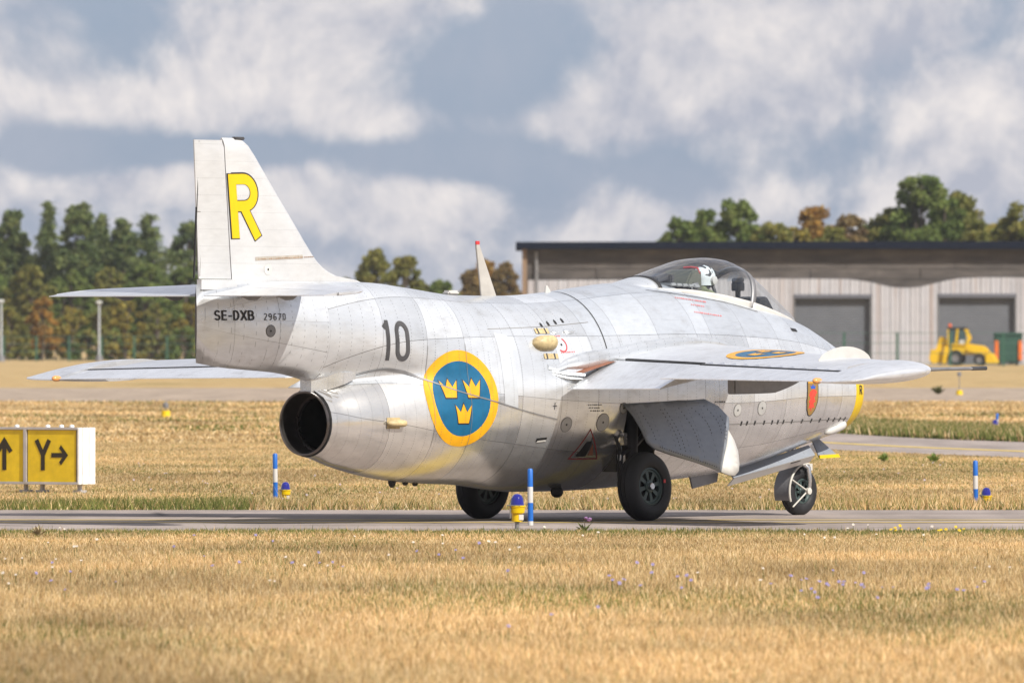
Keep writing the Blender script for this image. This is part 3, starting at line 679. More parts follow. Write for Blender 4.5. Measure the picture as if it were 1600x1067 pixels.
# cockpit
ck = MB(); ck.box((7.75, 0, 1.80), (1.5, .62, .04)); ck.box((7.02, 0, 2.02), (.04, .60, .46)); ck.box((8.49, 0, 1.93), (.04, .5, .30))
ck.box((7.75, .31, 1.98), (1.5, .02, .34)); ck.box((7.75, -.31, 1.98), (1.5, .02, .34)); ck.build('cockpit_tub', M['black'], jet)
dk = MB(); 
for i in range(5): dk.box((7.0 + .095 * i, 0, 2.375 - .004 * i), (.085, .52, .035))
dk.build('rear_deck', plain('ribbed_grey_deck', (.34, .35, .36), .5), jet, bevel=.008)
av = MB(); av.box((7.02, 0, 2.44), (.20, .20, .07), Matrix.Rotation(R(-12), 3, 'Y')); av.box((7.13, 0, 2.43), (.05, .28, .10)); av.build('canopy_actuator', M['grey_mark'], jet, bevel=.012)
seat = MB(); seat.box((7.44, 0, 2.10), (.14, .44, .60)); seat.prism([(7.28, -.19, 2.36), (7.38, -.19, 2.52), (7.54, -.19, 2.53), (7.56, -.19, 2.20), (7.32, -.19, 2.20)], (0, .38, 0)); seat.box((7.71, 0, 1.90), (.5, .42, .12))
seat_o = seat.build('ejection_seat', plain('olive_grey_seat', (.12, .125, .10), .6), jet, bevel=.02)
sh = MB(); sh.tube([(7.50, -.19, 2.49), (7.54, -.13, 2.545), (7.56, -.03, 2.555), (7.55, .06, 2.55)], .011, 8); sh.build('firing_handle', M['red'], seat_o, smooth=60)
sd_ = MB(); sd_.tube([(7.36, -.205, 2.22), (7.32, -.21, 2.30), (7.36, -.21, 2.37), (7.44, -.21, 2.38)], .02, 8); sd_.lathe([(0, .05), (.03, .05), (.03, .0)], (7.38, -.20, 2.32), (0, -1, 0), 14); sd_.build('harness_reel', M['greym'], seat_o, smooth=50)
bt = MB(); bt.lathe([(0, .0), (0, .028), (.12, .028), (.15, .01), (.15, 0)], (7.59, -.20, 2.14), (0, 0, 1), 12); bt.build('oxygen_bottle', plain('bottle_green', (.03, .16, .08), .35), seat_o, smooth=50)
ip = MB(); ip.prism([(8.32, -.24, 2.02), (8.42, -.24, 2.24), (8.55, -.24, 2.26), (8.80, -.2, 2.02)], (0, .5, 0)); ip.box((8.2, -.26, 2.10), (.3, .12, .12)); ip.box((8.05, .27, 2.10), (.5, .1, .1)); ip.build('instrument_panel', M['black'], jet, bevel=.015)
gn = MB(); gn.box((8.36, 0, 2.36), (.12, .09, .09)); gn.tube([(8.36, 0, 2.25), (8.36, 0, 2.37)], .03, 8); gn.tube([(8.28, 0, 2.42), (8.44, 0, 2.43)], .028, 10); gn.build('gun_sight', M['black'], jet, bevel=.01)
gp = MB(); gp.box((8.29, 0, 2.47), (.005, .12, .14), Matrix.Rotation(R(38), 3, 'Y')); gp.build('sight_glass', M['glass'], jet)

# --- landing gear
def wheel(name, c, rad, wid, axis, hubr, parent, front_hub=True, deep=False):
    c = Vector(c); ax = Vector(axis).normalized(); w = wid / 2
    ty = MB(); pr = [(-w * .62, hubr), (-w * .86, hubr + .012), (-w, hubr + (rad - hubr) * .35), (-w * .97, hubr + (rad - hubr) * .62), (-w * .78, rad - .022), (-w * .5, rad - .005), (-w * .26, rad), (-w * .24, rad - .007), (-w * .2, rad - .007), (-w * .18, rad)]
    pr = pr + [(-h, q) for (h, q) in reversed(pr)]
    ty.lathe(pr, c, ax, 56, close=True)
    for v in ty.v: v.z = max(v.z, .004)
    root = ty.build(name, M['rubber'], parent, smooth=40)
    for sd2 in (1, -1):
        hb = MB(); f = w * .50 * sd2
        hb.lathe([(f * .2, hubr - .004), (f * 1.45, hubr + .004), (f * 1.5, hubr - .012), (f * 1.2, hubr - .022), (f * 1.2, hubr * .80), (f * .9, hubr * .78)], c, ax, 40)
        u = ax.orthogonal().normalized(); vv = ax.cross(u)
        for k in range(8):
            q = k * math.pi / 4 + .2; d = u * math.cos(q) + vv * math.sin(q); e = ax.cross(d); rr0, rr1 = hubr * .28, hubr * .82
            h0 = ax * (f * .95); h1 = ax * (f * 1.16); wd0, wd1 = hubr * .085, hubr * .13
            hb.add([c + d * rr0 + e * wd0 + h0, c + d * rr1 + e * wd1 + h0, c + d * rr1 - e * wd1 + h0, c + d * rr0 - e * wd0 + h0, c + d * rr0 + e * wd0 + h1, c + d * rr1 + e * wd1 + h1, c + d * rr1 - e * wd1 + h1, c + d * rr0 - e * wd0 + h1],
                   [(4, 5, 6, 7), (0, 1, 5, 4), (2, 3, 7, 6), (1, 2, 6, 5), (3, 0, 4, 7)])
        hb.lathe([(f * .9, hubr * .36), (f * 1.3, hubr * .34), (f * 1.38, hubr * .30), (f * 1.38, hubr * .2)], c, ax, 24)
        hb.build('rim', M['hub'], root, smooth=40)
        dk2 = MB(); dk2.lathe([(f * .55, hubr - .006), (f * .55, .001)], c, ax, 24); dk2.build('wheel_disc', M['black'], root)
        cpz = MB(); cpz.lathe([(f * 1.2, hubr * .2), (f * 1.9, hubr * .19), (f * 2.0, hubr * .16), (f * 2.0, .001)], c, ax, 20); cpz.build('hub_cap', M['steel'], root, smooth=40)
    return root
for sgn in (1, -1):
    ax = Vector((0, -sgn, .05)); c = (5.55, -sgn * 1.06, .345)
    w_ = wheel('main_wheel', c, .348, .215, ax, .185, jet)
    if sgn == 1:
        mk = MB(); q = R(20); mk.box(Vector(c) + Vector((.198, -.098, .055)), (.03, .004, .035)); mk.build('creep_mark', M['red'], w_)
    lg = MB(); lg.tube([(5.55, -sgn * 1.0, .345), (5.57, -sgn * .86, .36), (5.66, -sgn * .80, .55), (5.82, -sgn * .66, 1.10)], [.05, .055, .06, .075], 14)
    lg.tube([(5.57, -sgn * .86, .40), (5.44, -sgn * .84, .52), (5.50, -sgn * .80, .66), (5.70, -sgn * .77, .74)], .022, 8); lg.tube([(5.70, -sgn * .77, .72), (6.30, -sgn * .6, 1.0)], .03, 8)
    ml = lg.build('main_gear_leg', M['grey_mark'], jet, smooth=50)
    hs = MB(); hs.tube([(5.42, -sgn * .84, .70), (5.36, -sgn * .87, .55), (5.36, -sgn * .88, .42), (5.42, -sgn * .90, .345), (5.50, -sgn * .92, .36)], .011, 8); hs.tube([(5.50, -sgn * .80, .62), (5.42, -sgn * .84, .74), (5.40, -sgn * .80, .85)], .018, 8); hs.build('brake_hose', M['black'], ml, smooth=60)
    st = MB(); st.tube([(5.45, -sgn * .82, .60), (5.48, -sgn * .80, .74)], .02, 8); st.box((5.5, -sgn * .83, .82), (.05, .05, .12)); st.build('actuator', M['steel'], ml, smooth=50)
    by = MB(); by.box((5.83, -sgn * .26, .86), (.60, .03, .74)); by.box((5.535, -sgn * .49, .86), (.02, .44, .74)); by.box((6.125, -sgn * .49, .86), (.02, .44, .74)); by.box((5.83, -sgn * .49, 1.22), (.58, .46, .03)); by.box((5.83, -sgn * .42, .50), (.58, .34, .02)); by.build('wheel_bay', M['bay'], jet)
    rb = MB()
    for k in range(5): rb.box((5.76 + .07 * k, -sgn * .45, .86), (.035, .06, .66), Matrix.Rotation(R(6), 3, 'Y'))
    rb.build('bay_ribs', M['bayrib'], jet, bevel=.006)
    # bay door, hinged at the top and hanging outwards
    out = DOOR_OUT
    def dpt(a, z):
        t = (1.22 - z) / .8; return Vector((a, -sgn * (.865 + .33 * t + .05 * math.sin(math.pi * min(max(t, 0), 1))), z))
    def dn(u, v):
        p = dpt(u, v); e = 1e-3; q = (dpt(u + e, v) - p).cross(dpt(u, v + e) - p).normalized()
        if q.y * -sgn < 0: q = -q
        return p, q
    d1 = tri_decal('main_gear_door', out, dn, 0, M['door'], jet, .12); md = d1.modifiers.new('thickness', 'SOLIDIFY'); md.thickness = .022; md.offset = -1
    d2 = tri_decal('door_lip', DOOR_LIP, dn, .004, M['white'], d1, .12); md = d2.modifiers.new('thickness', 'SOLIDIFY'); md.thickness = .024; md.offset = -1
    rq = []
    for (pa, pb, cv) in (((5.62, 1.10), (5.70, .80), .02), ((5.95, 1.13), (6.05, .70), .03), ((6.02, 1.13), (6.12, .68), .03), ((6.25, 1.14), (6.36, .72), .04), ((6.66, 1.16), (6.78, .86), .06), ((6.86, 1.06), (6.80, .80), .05), ((5.72, .745), (6.58, .53), -.01), ((6.45, 1.14), (6.62, .86), .06)):
        L_ = math.hypot(pb[0] - pa[0], pb[1] - pa[1]); m_ = max(3, int(L_ / .034))
        for k in range(m_):
            t = (k + .5) / m_; a_ = pa[0] + (pb[0] - pa[0]) * t + cv * math.sin(math.pi * t); z_ = pa[1] + (pb[1] - pa[1]) * t; rq.append([(a_ - .006, z_ - .006), (a_ + .006, z_ - .006), (a_ + .006, z_ + .006), (a_ - .006, z_ + .006)])
    ro = tri_decal('rivet_rows', rq, dn, .002, M['grey_mark'], d1, .2); ro['kind'] = 'stuff'
# nose gear
ncen = (9.36, 0.0, .252)
nw = wheel('nose_wheel', ncen, .254, .15, (0, -1, 0), .125, jet)
ng = MB(); ng.tube([(9.40, -.105, .252), (9.40, -.115, .36), (9.385, -.11, .49), (9.34, -.06, .545), (9.28, 0, .56)], [.022, .024, .028, .034, .036], 12); ng.tube([(9.28, 0, .56), (9.20, 0, .80)], .05, 12); ng.tube([(9.36, -.12, .252), (9.36, .0, .252)], .03, 12)
ngo = ng.build('nose_gear_leg', M['steel'], jet, smooth=60)
mg = MB(); rows = []
for k in range(17):
    q = R(82 + 118 * k / 16); d = Vector((math.cos(q), 0, math.sin(q))); rad = .285
    rows.append([Vector(ncen) + d * rad + Vector((0, y_, 0)) for y_ in (-.098, .098)] + [Vector(ncen) + d * (rad - .012) + Vector((0, y_, 0)) for y_ in (.098, -.098)])
v, f = grid_mesh(rows); mg.add(v, f); mgo = mg.build('mudguard', M['greym'], ngo, smooth=40)
mf = MB(); mf.tube([Vector(ncen) + Vector((math.cos(q), 0, math.sin(q))) * .281 + Vector((0, -.104, 0)) for q in [R(80 + 122 * k / 14) for k in range(15)]], .012, 8); mf.tube([(9.36, -.12, .252), (9.13, -.108, .09)], .009, 8); mf.tube([(9.36, -.12, .252), (9.12, -.108, .37)], .009, 8); mf.build('mudguard_stay', M['offwhite'], ngo, smooth=60)
hd = MB(); hd.lathe([(0, .035), (.03, .035), (.035, .0)], (9.36, -.12, .252), (0, -1, 0), 14); hd.build('axle_cap', M['offwhite'], ngo, smooth=40)
hd = MB(); hd.box((9.43, -.10, .50), (.05, .02, .07)); hd.build('tow_bracket', M['offwhite'], ngo)
def channel(name, sects, mat, parent, bevel=.004):
    b = MB(); n_ = len(sects[0]); vs_ = [p for s_ in sects for p in s_]
    fs_ = [(i * n_ + k, i * n_ + (k + 1) % n_, (i + 1) * n_ + (k + 1) % n_, (i + 1) * n_ + k) for i in range(len(sects) - 1) for k in range(n_)] + [tuple(range(n_)), tuple((len(sects) - 1) * n_ + k for k in range(n_))]
    b.add(vs_, fs_); return b.build(name, mat, parent, bevel=bevel)
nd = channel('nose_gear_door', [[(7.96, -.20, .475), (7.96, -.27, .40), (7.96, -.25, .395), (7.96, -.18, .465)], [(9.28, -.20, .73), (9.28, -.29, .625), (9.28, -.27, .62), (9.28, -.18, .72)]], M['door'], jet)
channel('door_edge', [[(7.965, -.272, .402), (7.965, -.19, .315), (7.965, -.17, .32), (7.965, -.25, .40)], [(9.275, -.292, .628), (9.275, -.215, .55), (9.275, -.19, .555), (9.275, -.27, .63)]], M['white'], nd)
sl = MB(); sl.box((8.97, -.272, .558), (.16, .004, .012), Matrix.Rotation(R(-10), 3, 'Y')); sl.build('door_slot', M['black'], nd)
ds = MB(); ds.prism([(7.45, -.10, .43), (7.92, -.10, .45), (7.90, -.10, .36), (7.50, -.10, .295)], (0, .02, 0)); ds.build('strut_door', M['greym'], jet, bevel=.004)
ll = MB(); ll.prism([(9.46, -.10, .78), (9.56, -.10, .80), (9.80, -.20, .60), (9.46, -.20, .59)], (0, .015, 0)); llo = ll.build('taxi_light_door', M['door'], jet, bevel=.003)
lz = MB(); lz.prism([(9.46, -.203, .622), (9.772, -.203, .632), (9.80, -.206, .598), (9.46, -.206, .588)], (0, .018, 0)); lz.build('door_stripe', M['yellow'], llo)
lt = MB(); lt.lathe([(0, .0), (0, .06), (.05, .055), (.09, .03), (.09, 0)], (9.70, .02, .70), (-1, 0, 0), 18); lt.build('taxi_light', M['steel'], llo, smooth=50)
# ------------------------------------------------------------------ markings on the jet
def arc(cx, cy, rx, ry, a0, a1, n=14): return [(cx + rx * math.cos(R(a0 + (a1 - a0) * i / n)), cy + ry * math.sin(R(a0 + (a1 - a0) * i / n))) for i in range(n + 1)]
GL = {   # strokes in a box one unit high
    'R': (.62, [[(.08, 0), (.08, 1)], [(.08, .92), (.32, .92)] + arc(.32, .71, .22, .21, 90, -90) + [(.08, .50)], [(.28, .50), (.56, 0)]]),
    '1': (.30, [[(.16, 0), (.16, 1)], [(.16, .93), (.03, .80)]]),
    '0': (.52, [[(.08, .5), (.08, .72)] + arc(.26, .72, .18, .22, 180, 0) + [(.44, .28)] + arc(.26, .28, .18, .22, 0, -180) + [(.08, .5)]]),
    'S': (.60, [arc(.30, .72, .20, .22, 20, 270) + arc(.30, .28, .20, .22, 90, -160)]),
    'E': (.56, [[(.10, 0), (.10, 1)], [(.10, .93), (.50, .93)], [(.10, .51), (.46, .51)], [(.10, .07), (.50, .07)]]),
    '-': (.42, [[(.05, .42), (.36, .42)]]),
    'D': (.66, [[(.10, 0), (.10, 1)], [(.10, .93), (.25, .93)] + arc(.25, .5, .28, .43, 90, -90) + [(.10, .07)]]),
    'X': (.64, [[(.05, 0), (.58, 1)], [(.05, 1), (.58, 0)]]),
    'B': (.62, [[(.10, 0), (.10, 1)], [(.10, .93), (.30, .93)] + arc(.30, .72, .20, .21, 90, -90) + [(.10, .51)], [(.10, .51), (.32, .51)] + arc(.32, .29, .22, .22, 90, -90) + [(.10, .07)]]),
    '2': (.58, [arc(.28, .72, .19, .22, 160, -20) + [(.08, .06), (.50, .06)]]),
    '9': (.58, [arc(.28, .70, .19, .24, -20, 340), [(.47, .70), (.47, .45), (.38, .12), (.22, .06), (.12, .12)]]),
    '6': (.58, [arc(.28, .29, .19, .24, 160, 520), [(.09, .29), (.09, .55), (.18, .86), (.34, .94), (.44, .88)]]),
    '7': (.56, [[(.06, .93), (.48, .93), (.20, 0)]]),
    'Y': (.62, [[(.05, 1), (.31, .50)], [(.57, 1), (.31, .50)], [(.31, .52), (.31, 0)]]),
    'L': (.5, [[(.10, 1), (.10, .07), (.45, .07)]]), 'O': (.62, [arc(.31, .5, .23, .44, 0, 360, 22)]),
    'A': (.62, [[(.04, 0), (.30, 1), (.56, 0)], [(.14, .34), (.46, .34)]]), 'N': (.62, [[(.08, 0), (.08, 1), (.50, 0), (.50, 1)]]), 'T': (.56, [[(.28, 0), (.28, 1)], [(.02, .95), (.54, .95)]]), 'I': (.2, [[(.1, 0), (.1, 1)]]),
    '>': (.9, [[(.05, .5), (.82, .5)], [(.52, .78), (.84, .5), (.52, .22)]]), '^': (.62, [[(.3, 0), (.3, .92)], [(.06, .60), (.3, .96), (.54, .60)]])}
def stroke_quads(pts, th):
    pts = [q for i, q in enumerate(pts) if i == 0 or (q[0] - pts[i - 1][0]) ** 2 + (q[1] - pts[i - 1][1]) ** 2 > 1e-6]
    n = len(pts); L_, R_ = [], []
    for i in range(n):
        p = Vector(pts[i]).to_2d(); a = Vector(pts[max(i - 1, 0)]).to_2d(); b = Vector(pts[min(i + 1, n - 1)]).to_2d()
        d0 = (p - a).normalized() if i > 0 else (b - p).normalized(); d1 = (b - p).normalized() if i < n - 1 else d0
        m = (d0 + d1); m = m.normalized() if m.length > 1e-6 else d0; k = 1 / max(.45, m.dot(d0)); nn = Vector((-m.y, m.x)) * th / 2 * k
        L_.append(p + nn); R_.append(p - nn)
    return [[tuple(R_[i]), tuple(R_[i + 1]), tuple(L_[i + 1]), tuple(L_[i])] for i in range(n - 1)]
def lettering(name, text, th, mp, off, mat, parent, space=.06, res=.05, grow=0.0):
    """text with mp(x, y) -> (point, normal); x runs in units of the letter height"""
    x = 0.0; quads = []
    for ch in text:
        if ch == ' ': x += .4; continue
        w, st = GL[ch]
        for s_ in st:
            q = stroke_quads([(px + x, py) for px, py in s_], th + grow)
            quads.append(q)
        x += w + space
    flat = [q for k, st in enumerate(quads) for q in st]
    return tri_decal(name, flat, mp, off, mat, parent, res, lift=.00006), x
def text_width(text, space=.06): return sum((.4 if c == ' ' else GL[c][0] + space) for c in text) - space
def affine(fn_az, p00, p10, p01, w=1.0):
    """unit square -> (a, z) parallelogram, x scaled by w"""
    def mp(x, y):
        u = x / w; a = p00[0] + u * (p10[0] - p00[0]) + y * (p01[0] - p00[0]); z = p00[1] + u * (p10[1] - p00[1]) + y * (p01[1] - p00[1]); return fn_az(a, z)
    return mp
def on_body(a, z): ph = side(S, a, z); return S(a, ph), normal_of(S, a, ph)
def on_boom(a, z): ph = side(SB, a, z); return SB(a, ph), normal_of(SB, a, ph)
def on_fin(a, z):
    h = lambda a_, z_: Vector((a_, -fin_half(a_, z_), z_)); p = h(a, z); n = (h(a, z + .002) - p).cross(h(a + .002, z) - p).normalized(); n = -n if n.y > 0 else n
    return p, n
# the letter on the fin
w = text_width('R')
mR = affine(on_fin, (.465, 2.79), (.885, 2.80), (.395, 3.43), w)
lettering('letter_outline', 'R', .185, mR, .003, M['navy'], fin)
def shrink(mp): return lambda x, y: mp(.014 + x * .955, .013 + y * .974)
lettering('letter', 'R', .16, shrink(mR), .005, M['yellow'], fin)
mR2 = affine(lambda a, z: (lambda p, n: (Vector((p.x, -p.y, p.z)), Vector((n.x, -n.y, n.z))))(*on_fin(a, z)), (.885, 2.79), (.525, 2.80), (.83, 3.425), w)
lettering('letter', 'R', .16, mR2, .004, M['yellow'], fin)
w = text_width('10', .10); lettering('number', '10', .125, affine(on_body, (2.325, 1.615), (2.66, 1.600), (2.285, 2.010), w), .004, M['grey_mark'], jet, .10)
w = text_width('SE-DXB'); lettering('registration', 'SE-DXB', .155, affine(on_boom, (.175, 2.003), (.655, 2.003), (.175, 2.100), w), .004, M['navy'], boom)
w = text_width('29670', .16); lettering('serial_number', '29670', .11, affine(on_boom, (.775, 2.005), (1.05, 2.005), (.775, 2.072), w), .004, M['grey_mark'], boom, .16)
w = text_width('R'); lettering('letter', 'R', .15, affine(on_body, (9.765, 1.25), (9.83, 1.25), (9.765, 1.345), w), .004, M['navy'], jet)
# roundels: yellow ring, blue disc, three crowns
CROWN = [(-.30, -.36), (.30, -.36), (.46, .40), (.18, .10), (.0, .46), (-.18, .10), (-.46, .40)]
def roundel(parent, mp, rad, flat=False):
    def disc(r0, r1, n=56, m=6):
        vs_ = [];
        for i in range(m + 1):
            r = r0 + (r1 - r0) * i / m; vs_ += [(r * math.cos(2 * math.pi * k / n), r * math.sin(2 * math.pi * k / n)) for k in range(n)]
        return vs_, [(i * n + k, i * n + (k + 1) % n, (i + 1) * n + (k + 1) % n, (i + 1) * n + k) for i in range(m) for k in range(n)]
    def lay(name, vf, off, mat, par):
        P = [mp(u, v) for u, v in vf[0]]; me = mesh(name, [p + n * off for p, n in P], vf[1], True); orient(me, [n for p, n in P]); return obj(name, me, mat, par)
    ring = lay('roundel', disc(rad * .775, rad), .003, M['yelR'], parent)
    lay('roundel_disc', disc(.001, rad * .78, m=10), .003, M['blueR'], ring)
    for (cx, cy) in ((-.31, .19), (.31, .19), (0, -.33)):
        k = rad * .50
        tri_decal('crown_outline', [(cx * rad + x * k * 1.1, cy * rad + y * k * 1.12) for x, y in CROWN], mp, .0045, M['navy'], ring, .05)
        tri_decal('crown', [(cx * rad + x * k * .98, cy * rad + y * k * .96) for x, y in CROWN], mp, .006, M['yelR'], ring, .05)
RA, RZ, RR = 3.235, 1.235, .485
_arc = {}
def body_arc(a):
    """table of arc length against phi on the right side at station a, zero at the height of the roundel's middle"""
    k = round(a, 3)
    if k not in _arc:
        ph = [R(30 + 1.5 * i) for i in range(85)]; P = [S(a, p) for p in ph]; s_ = [0]
        for i in range(1, len(P)): s_.append(s_[-1] + (P[i] - P[i - 1]).length)
        zs = [p.z for p in P]; s0 = np.interp(-RZ, [-z for z in zs], s_); _arc[k] = (np.array(s_) - s0, np.array(ph))
    return _arc[k]
def on_round(u, v):
    a = RA + u * .94; s_, ph = body_arc(a); p = float(np.interp(-v, s_, ph)); return S(a, p), normal_of(S, a, p)
roundel(jet, on_round, RR)
def on_wing(sgn):
    def f(u, v):
        r = 2.66 + u; x = .36 - v / 2.3; p = wing_pt(r, x, 1, sgn=sgn); n = Vector((0, 0, 1)); return p + Vector((0, 0, .002)), n
    return f
for sgn, wg in ((1, wing_R), (-1, wing_L)): roundel(wg, (lambda f: (lambda u, v: f(u, v)))(on_wing(sgn)), .49)
# squadron shield on the nose
def on_shield(u, v): return on_body(8.71 + u * 1.35, 1.225 + v)
SH = [(-.075, .165), (.075, .165), (.078, -.04), (.06, -.12), (.025, -.175), (0, -.185), (-.025, -.175), (-.06, -.12), (-.078, -.04)]
shd = tri_decal('shield_edge', [(x * 1.12, y * 1.06) for x, y in SH], on_shield, .003, M['navy'], jet, .05)
tri_decal('shield', SH, on_shield, .004, plain('shield_bronze', (.30, .18, .05), .45), shd, .05)
tri_decal('griffin', [[(-.045, .06), (.0, .085), (.05, .07), (.06, .035), (.035, .04), (.05, .01), (.02, .015), (.035, -.03), (.055, -.035), (.02, -.06), (.045, -.11), (.01, -.10), (0, -.15), (-.02, -.10), (-.045, -.12), (-.04, -.06), (-.058, -.05), (-.035, -.01), (-.06, .02)]], on_shield, .0055, plain('griffin_red', (.72, .06, .04), .4, 0, .25, 40), shd, .05)
tri_decal('shield_crown', [(-.03, .088), (.03, .088), (.042, .125), (.018, .11), (0, .135), (-.018, .11), (-.042, .125)], on_shield, .0055, plain('crown_blue', (.02, .10, .55), .4), shd, .05)
tri_decal('shield_band', [(-.072, .145), (.072, .145), (.072, .162), (-.072, .162)], on_shield, .0055, M['yelR'], shd, .05)
# red warnings, fasteners, small inlets, drains, bumps
def marks(name, a0, z0, n, rows_, mat, parent, fn, ch=.014, dz=-.045, seed=3, slope=0.0):
    rr = random.Random(seed); q = []
    for j in range(rows_):
        a = a0 + .02 * j
        for i in range(n - 2 * (j % 2)):
            w_ = rr.uniform(.010, .022); z = z0 + dz * j + slope * (a - a0); 
            q.append([(a, z), (a + w_, z), (a + w_, z + ch * rr.uniform(.7, 1)), (a, z + ch * rr.uniform(.7, 1))]); a += w_ + rr.uniform(.006, .02)
    return tri_decal(name, q, fn, .003, mat, parent, .2)
pale_red = plain('faded_red_stencil', (.66, .16, .16), .5)
marks('warning_stencil', 6.77, 2.235, 15, 1, pale_red, jet, on_body, slope=-.1); marks('warning_stencil', 6.93, 2.165, 7, 1, pale_red, jet, on_body, slope=-.1); marks('warning_stencil', 6.90, 2.09, 14, 1, pale_red, jet, on_body, slope=-.1)
marks('warning_stencil', 4.62, 1.68, 7, 1, pale_red, jet, on_body, slope=.05); marks('warning_stencil', 4.58, 1.845, 4, 1, pale_red, jet, on_body)
marks('data_stencil', 4.93, 1.16, 7, 3, M['grey_mark'], jet, on_body, .012, -.03); marks('data_stencil', 6.92, 1.18, 6, 1, M['grey_mark'], jet, on_body, .016)
def ring_decal(name, c, r0, r1, mat, fn, parent, off=.003, a0=0, a1=360, n=22):
    q = []
    for i in range(n):
        t0, t1 = R(a0 + (a1 - a0) * i / n), R(a0 + (a1 - a0) * (i + 1) / n); q.append([(c[0] + r * math.cos(t), c[1] + r * math.sin(t)) for r, t in ((r0, t0), (r1, t0), (r1, t1), (r0, t1))])
    return tri_decal(name, q, fn, off, mat, parent, .3)
ring_decal('red_ring', (4.66, 1.765), .062, .075, M['red'], on_body, jet, a0=-130, a1=60); ring_decal('filler_cap', (4.66, 1.765), .001, .012, M['black'], on_body, jet)
lens_grey = plain('access_cover', (.50, .50, .49), .5, .3)
for (a, z, r_) in ((4.66, .97, .07), (7.32, 1.10, .06), (7.75, 1.12, .07), (5.18, .99, .085), (5.46, 1.13, .05)):
    ring_decal('access_cover', (a, z), .001, r_, lens_grey, on_body, jet); ring_decal('cover_edge', (a, z), r_, r_ + .006, M['seam'], on_body, jet); ring_decal('cover_screw', (a, z), .001, .011, M['black'], on_body, jet, .005)
for (a, z, r_) in ((.86, 1.90, .055),): ring_decal('access_cover', (a, z), .001, r_, M['greym'], on_boom, boom); ring_decal('cover_edge', (a, z), r_, r_ + .005, M['black'], on_boom, boom); ring_decal('cover_screw', (a, z), .001, .010, M['black'], on_boom, boom, .005)
ring_decal('access_cover', (.98, 2.50), .001, .055, plain('fin_cover', (.6, .6, .58), .5), on_fin, fin); ring_decal('cover_screw', (.98, 2.50), .001, .011, M['black'], on_fin, fin, .005)
tri_decal('identity_plate', [(.80, 2.585), (1.50, 2.61), (1.50, 2.645), (.80, 2.62)], on_fin, .003, plain('faded_plate', (.42, .38, .33), .5, 0, .3, 40), fin, .1)
marks('plate_text', .81, 2.592, 30, 1, plain('plate_brown', (.25, .13, .06), .6), fin, on_fin, .012, slope=.036)
# hinge fasteners along the nose panels
for i, a in enumerate([7.42, 7.52, 7.66, 7.83, 7.98, 8.09, 8.20, 8.37, 8.58, 8.78, 8.97, 9.16, 9.30, 9.44, 9.56]):
    z = .965 + .03 * (a - 7.4) / 2.1; tri_decal('panel_fastener', [(a, z - .022), (a + .022, z - .022), (a + .026, z + .022), (a + .004, z + .022)], on_body, .003, M['black'], jet, .2)
strip('nose_panel_seam', S, [(7.2, .955), (8.4, .975), (9.66, 1.0)], .007, M['seam'], jet, .002)
for (px_a, z) in ((4.49, 1.96), (4.60, 1.975), (4.715, 1.99), (4.83, 2.005)):
    tri_decal('panel_fastener', [(px_a, z - .02), (px_a + .03, z - .02), (px_a + .03, z + .01), (px_a + .015, z + .028), (px_a, z + .01)], on_body, .003, M['black'], jet, .2)
tri_decal('cross_mark', [[(4.46, 1.12), (4.468, 1.12), (4.468, 1.19), (4.46, 1.19)], [(4.435, 1.151), (4.493, 1.151), (4.493, 1.159), (4.435, 1.159)]], on_body, .003, M['navy'], jet, .2)
# red rescue triangle low on the side
TRI = [(5.02, .93), (5.30, .62), (4.86, .62)]
def outline(poly, t):
    q = []
    c = (sum(p[0] for p in poly) / len(poly), sum(p[1] for p in poly) / len(poly))
    ins = [(c[0] + (p[0] - c[0]) * t, c[1] + (p[1] - c[1]) * t) for p in poly]
    for i in range(len(poly)): j = (i + 1) % len(poly); q.append([poly[i], poly[j], ins[j], ins[i]])
    return q
tri_decal('rescue_triangle', outline(TRI, .90), on_body, .003, plain('dark_red', (.30, .03, .03), .5), jet, .1)
tri_decal('step_recess', [(4.95, .65), (5.10, .65), (5.10, .80), (5.02, .80)], on_body, .003, M['black'], jet, .1); tri_decal('step_plate', [(5.12, .66), (5.20, .66), (5.12, .78)], on_body, .003, M['brownred'], jet, .1)
tri_decal('air_inlet', [(4.30, .80), (4.44, .81), (4.44, .845), (4.30, .835)], on_body, .003, M['black'], jet, .2); tri_decal('air_inlet_lip', [(4.31, .795), (4.44, .805), (4.43, .822), (4.32, .812)], on_body, .006, M['white'], jet, .2)
tri_decal('handhold', [(8.60, 1.905), (8.72, 1.895), (8.72, 1.925), (8.60, 1.935)], on_body, .003, M['black'], jet, .2)
tri_decal('slot', [(9.20, 1.40), (9.32, 1.40), (9.32, 1.415), (9.20, 1.415)], on_body, .003, M['grey_mark'], jet, .2)
# doubler sheets and repainted patches
tri_decal('worn_sheet', [(3.78, 1.16), (3.96, 1.13), (3.93, 1.85), (3.76, 1.88)], on_body, .002, metal_mat('worn_blue_aluminium', (.72, .76, .80), .6, .4, 'X', .2, .2), jet, .08)
tri_decal('boom_door', [(1.05, 1.56), (1.26, 1.55), (1.42, 1.72), (1.16, 1.72)], on_boom, .002, M['skin'], boom, .08)
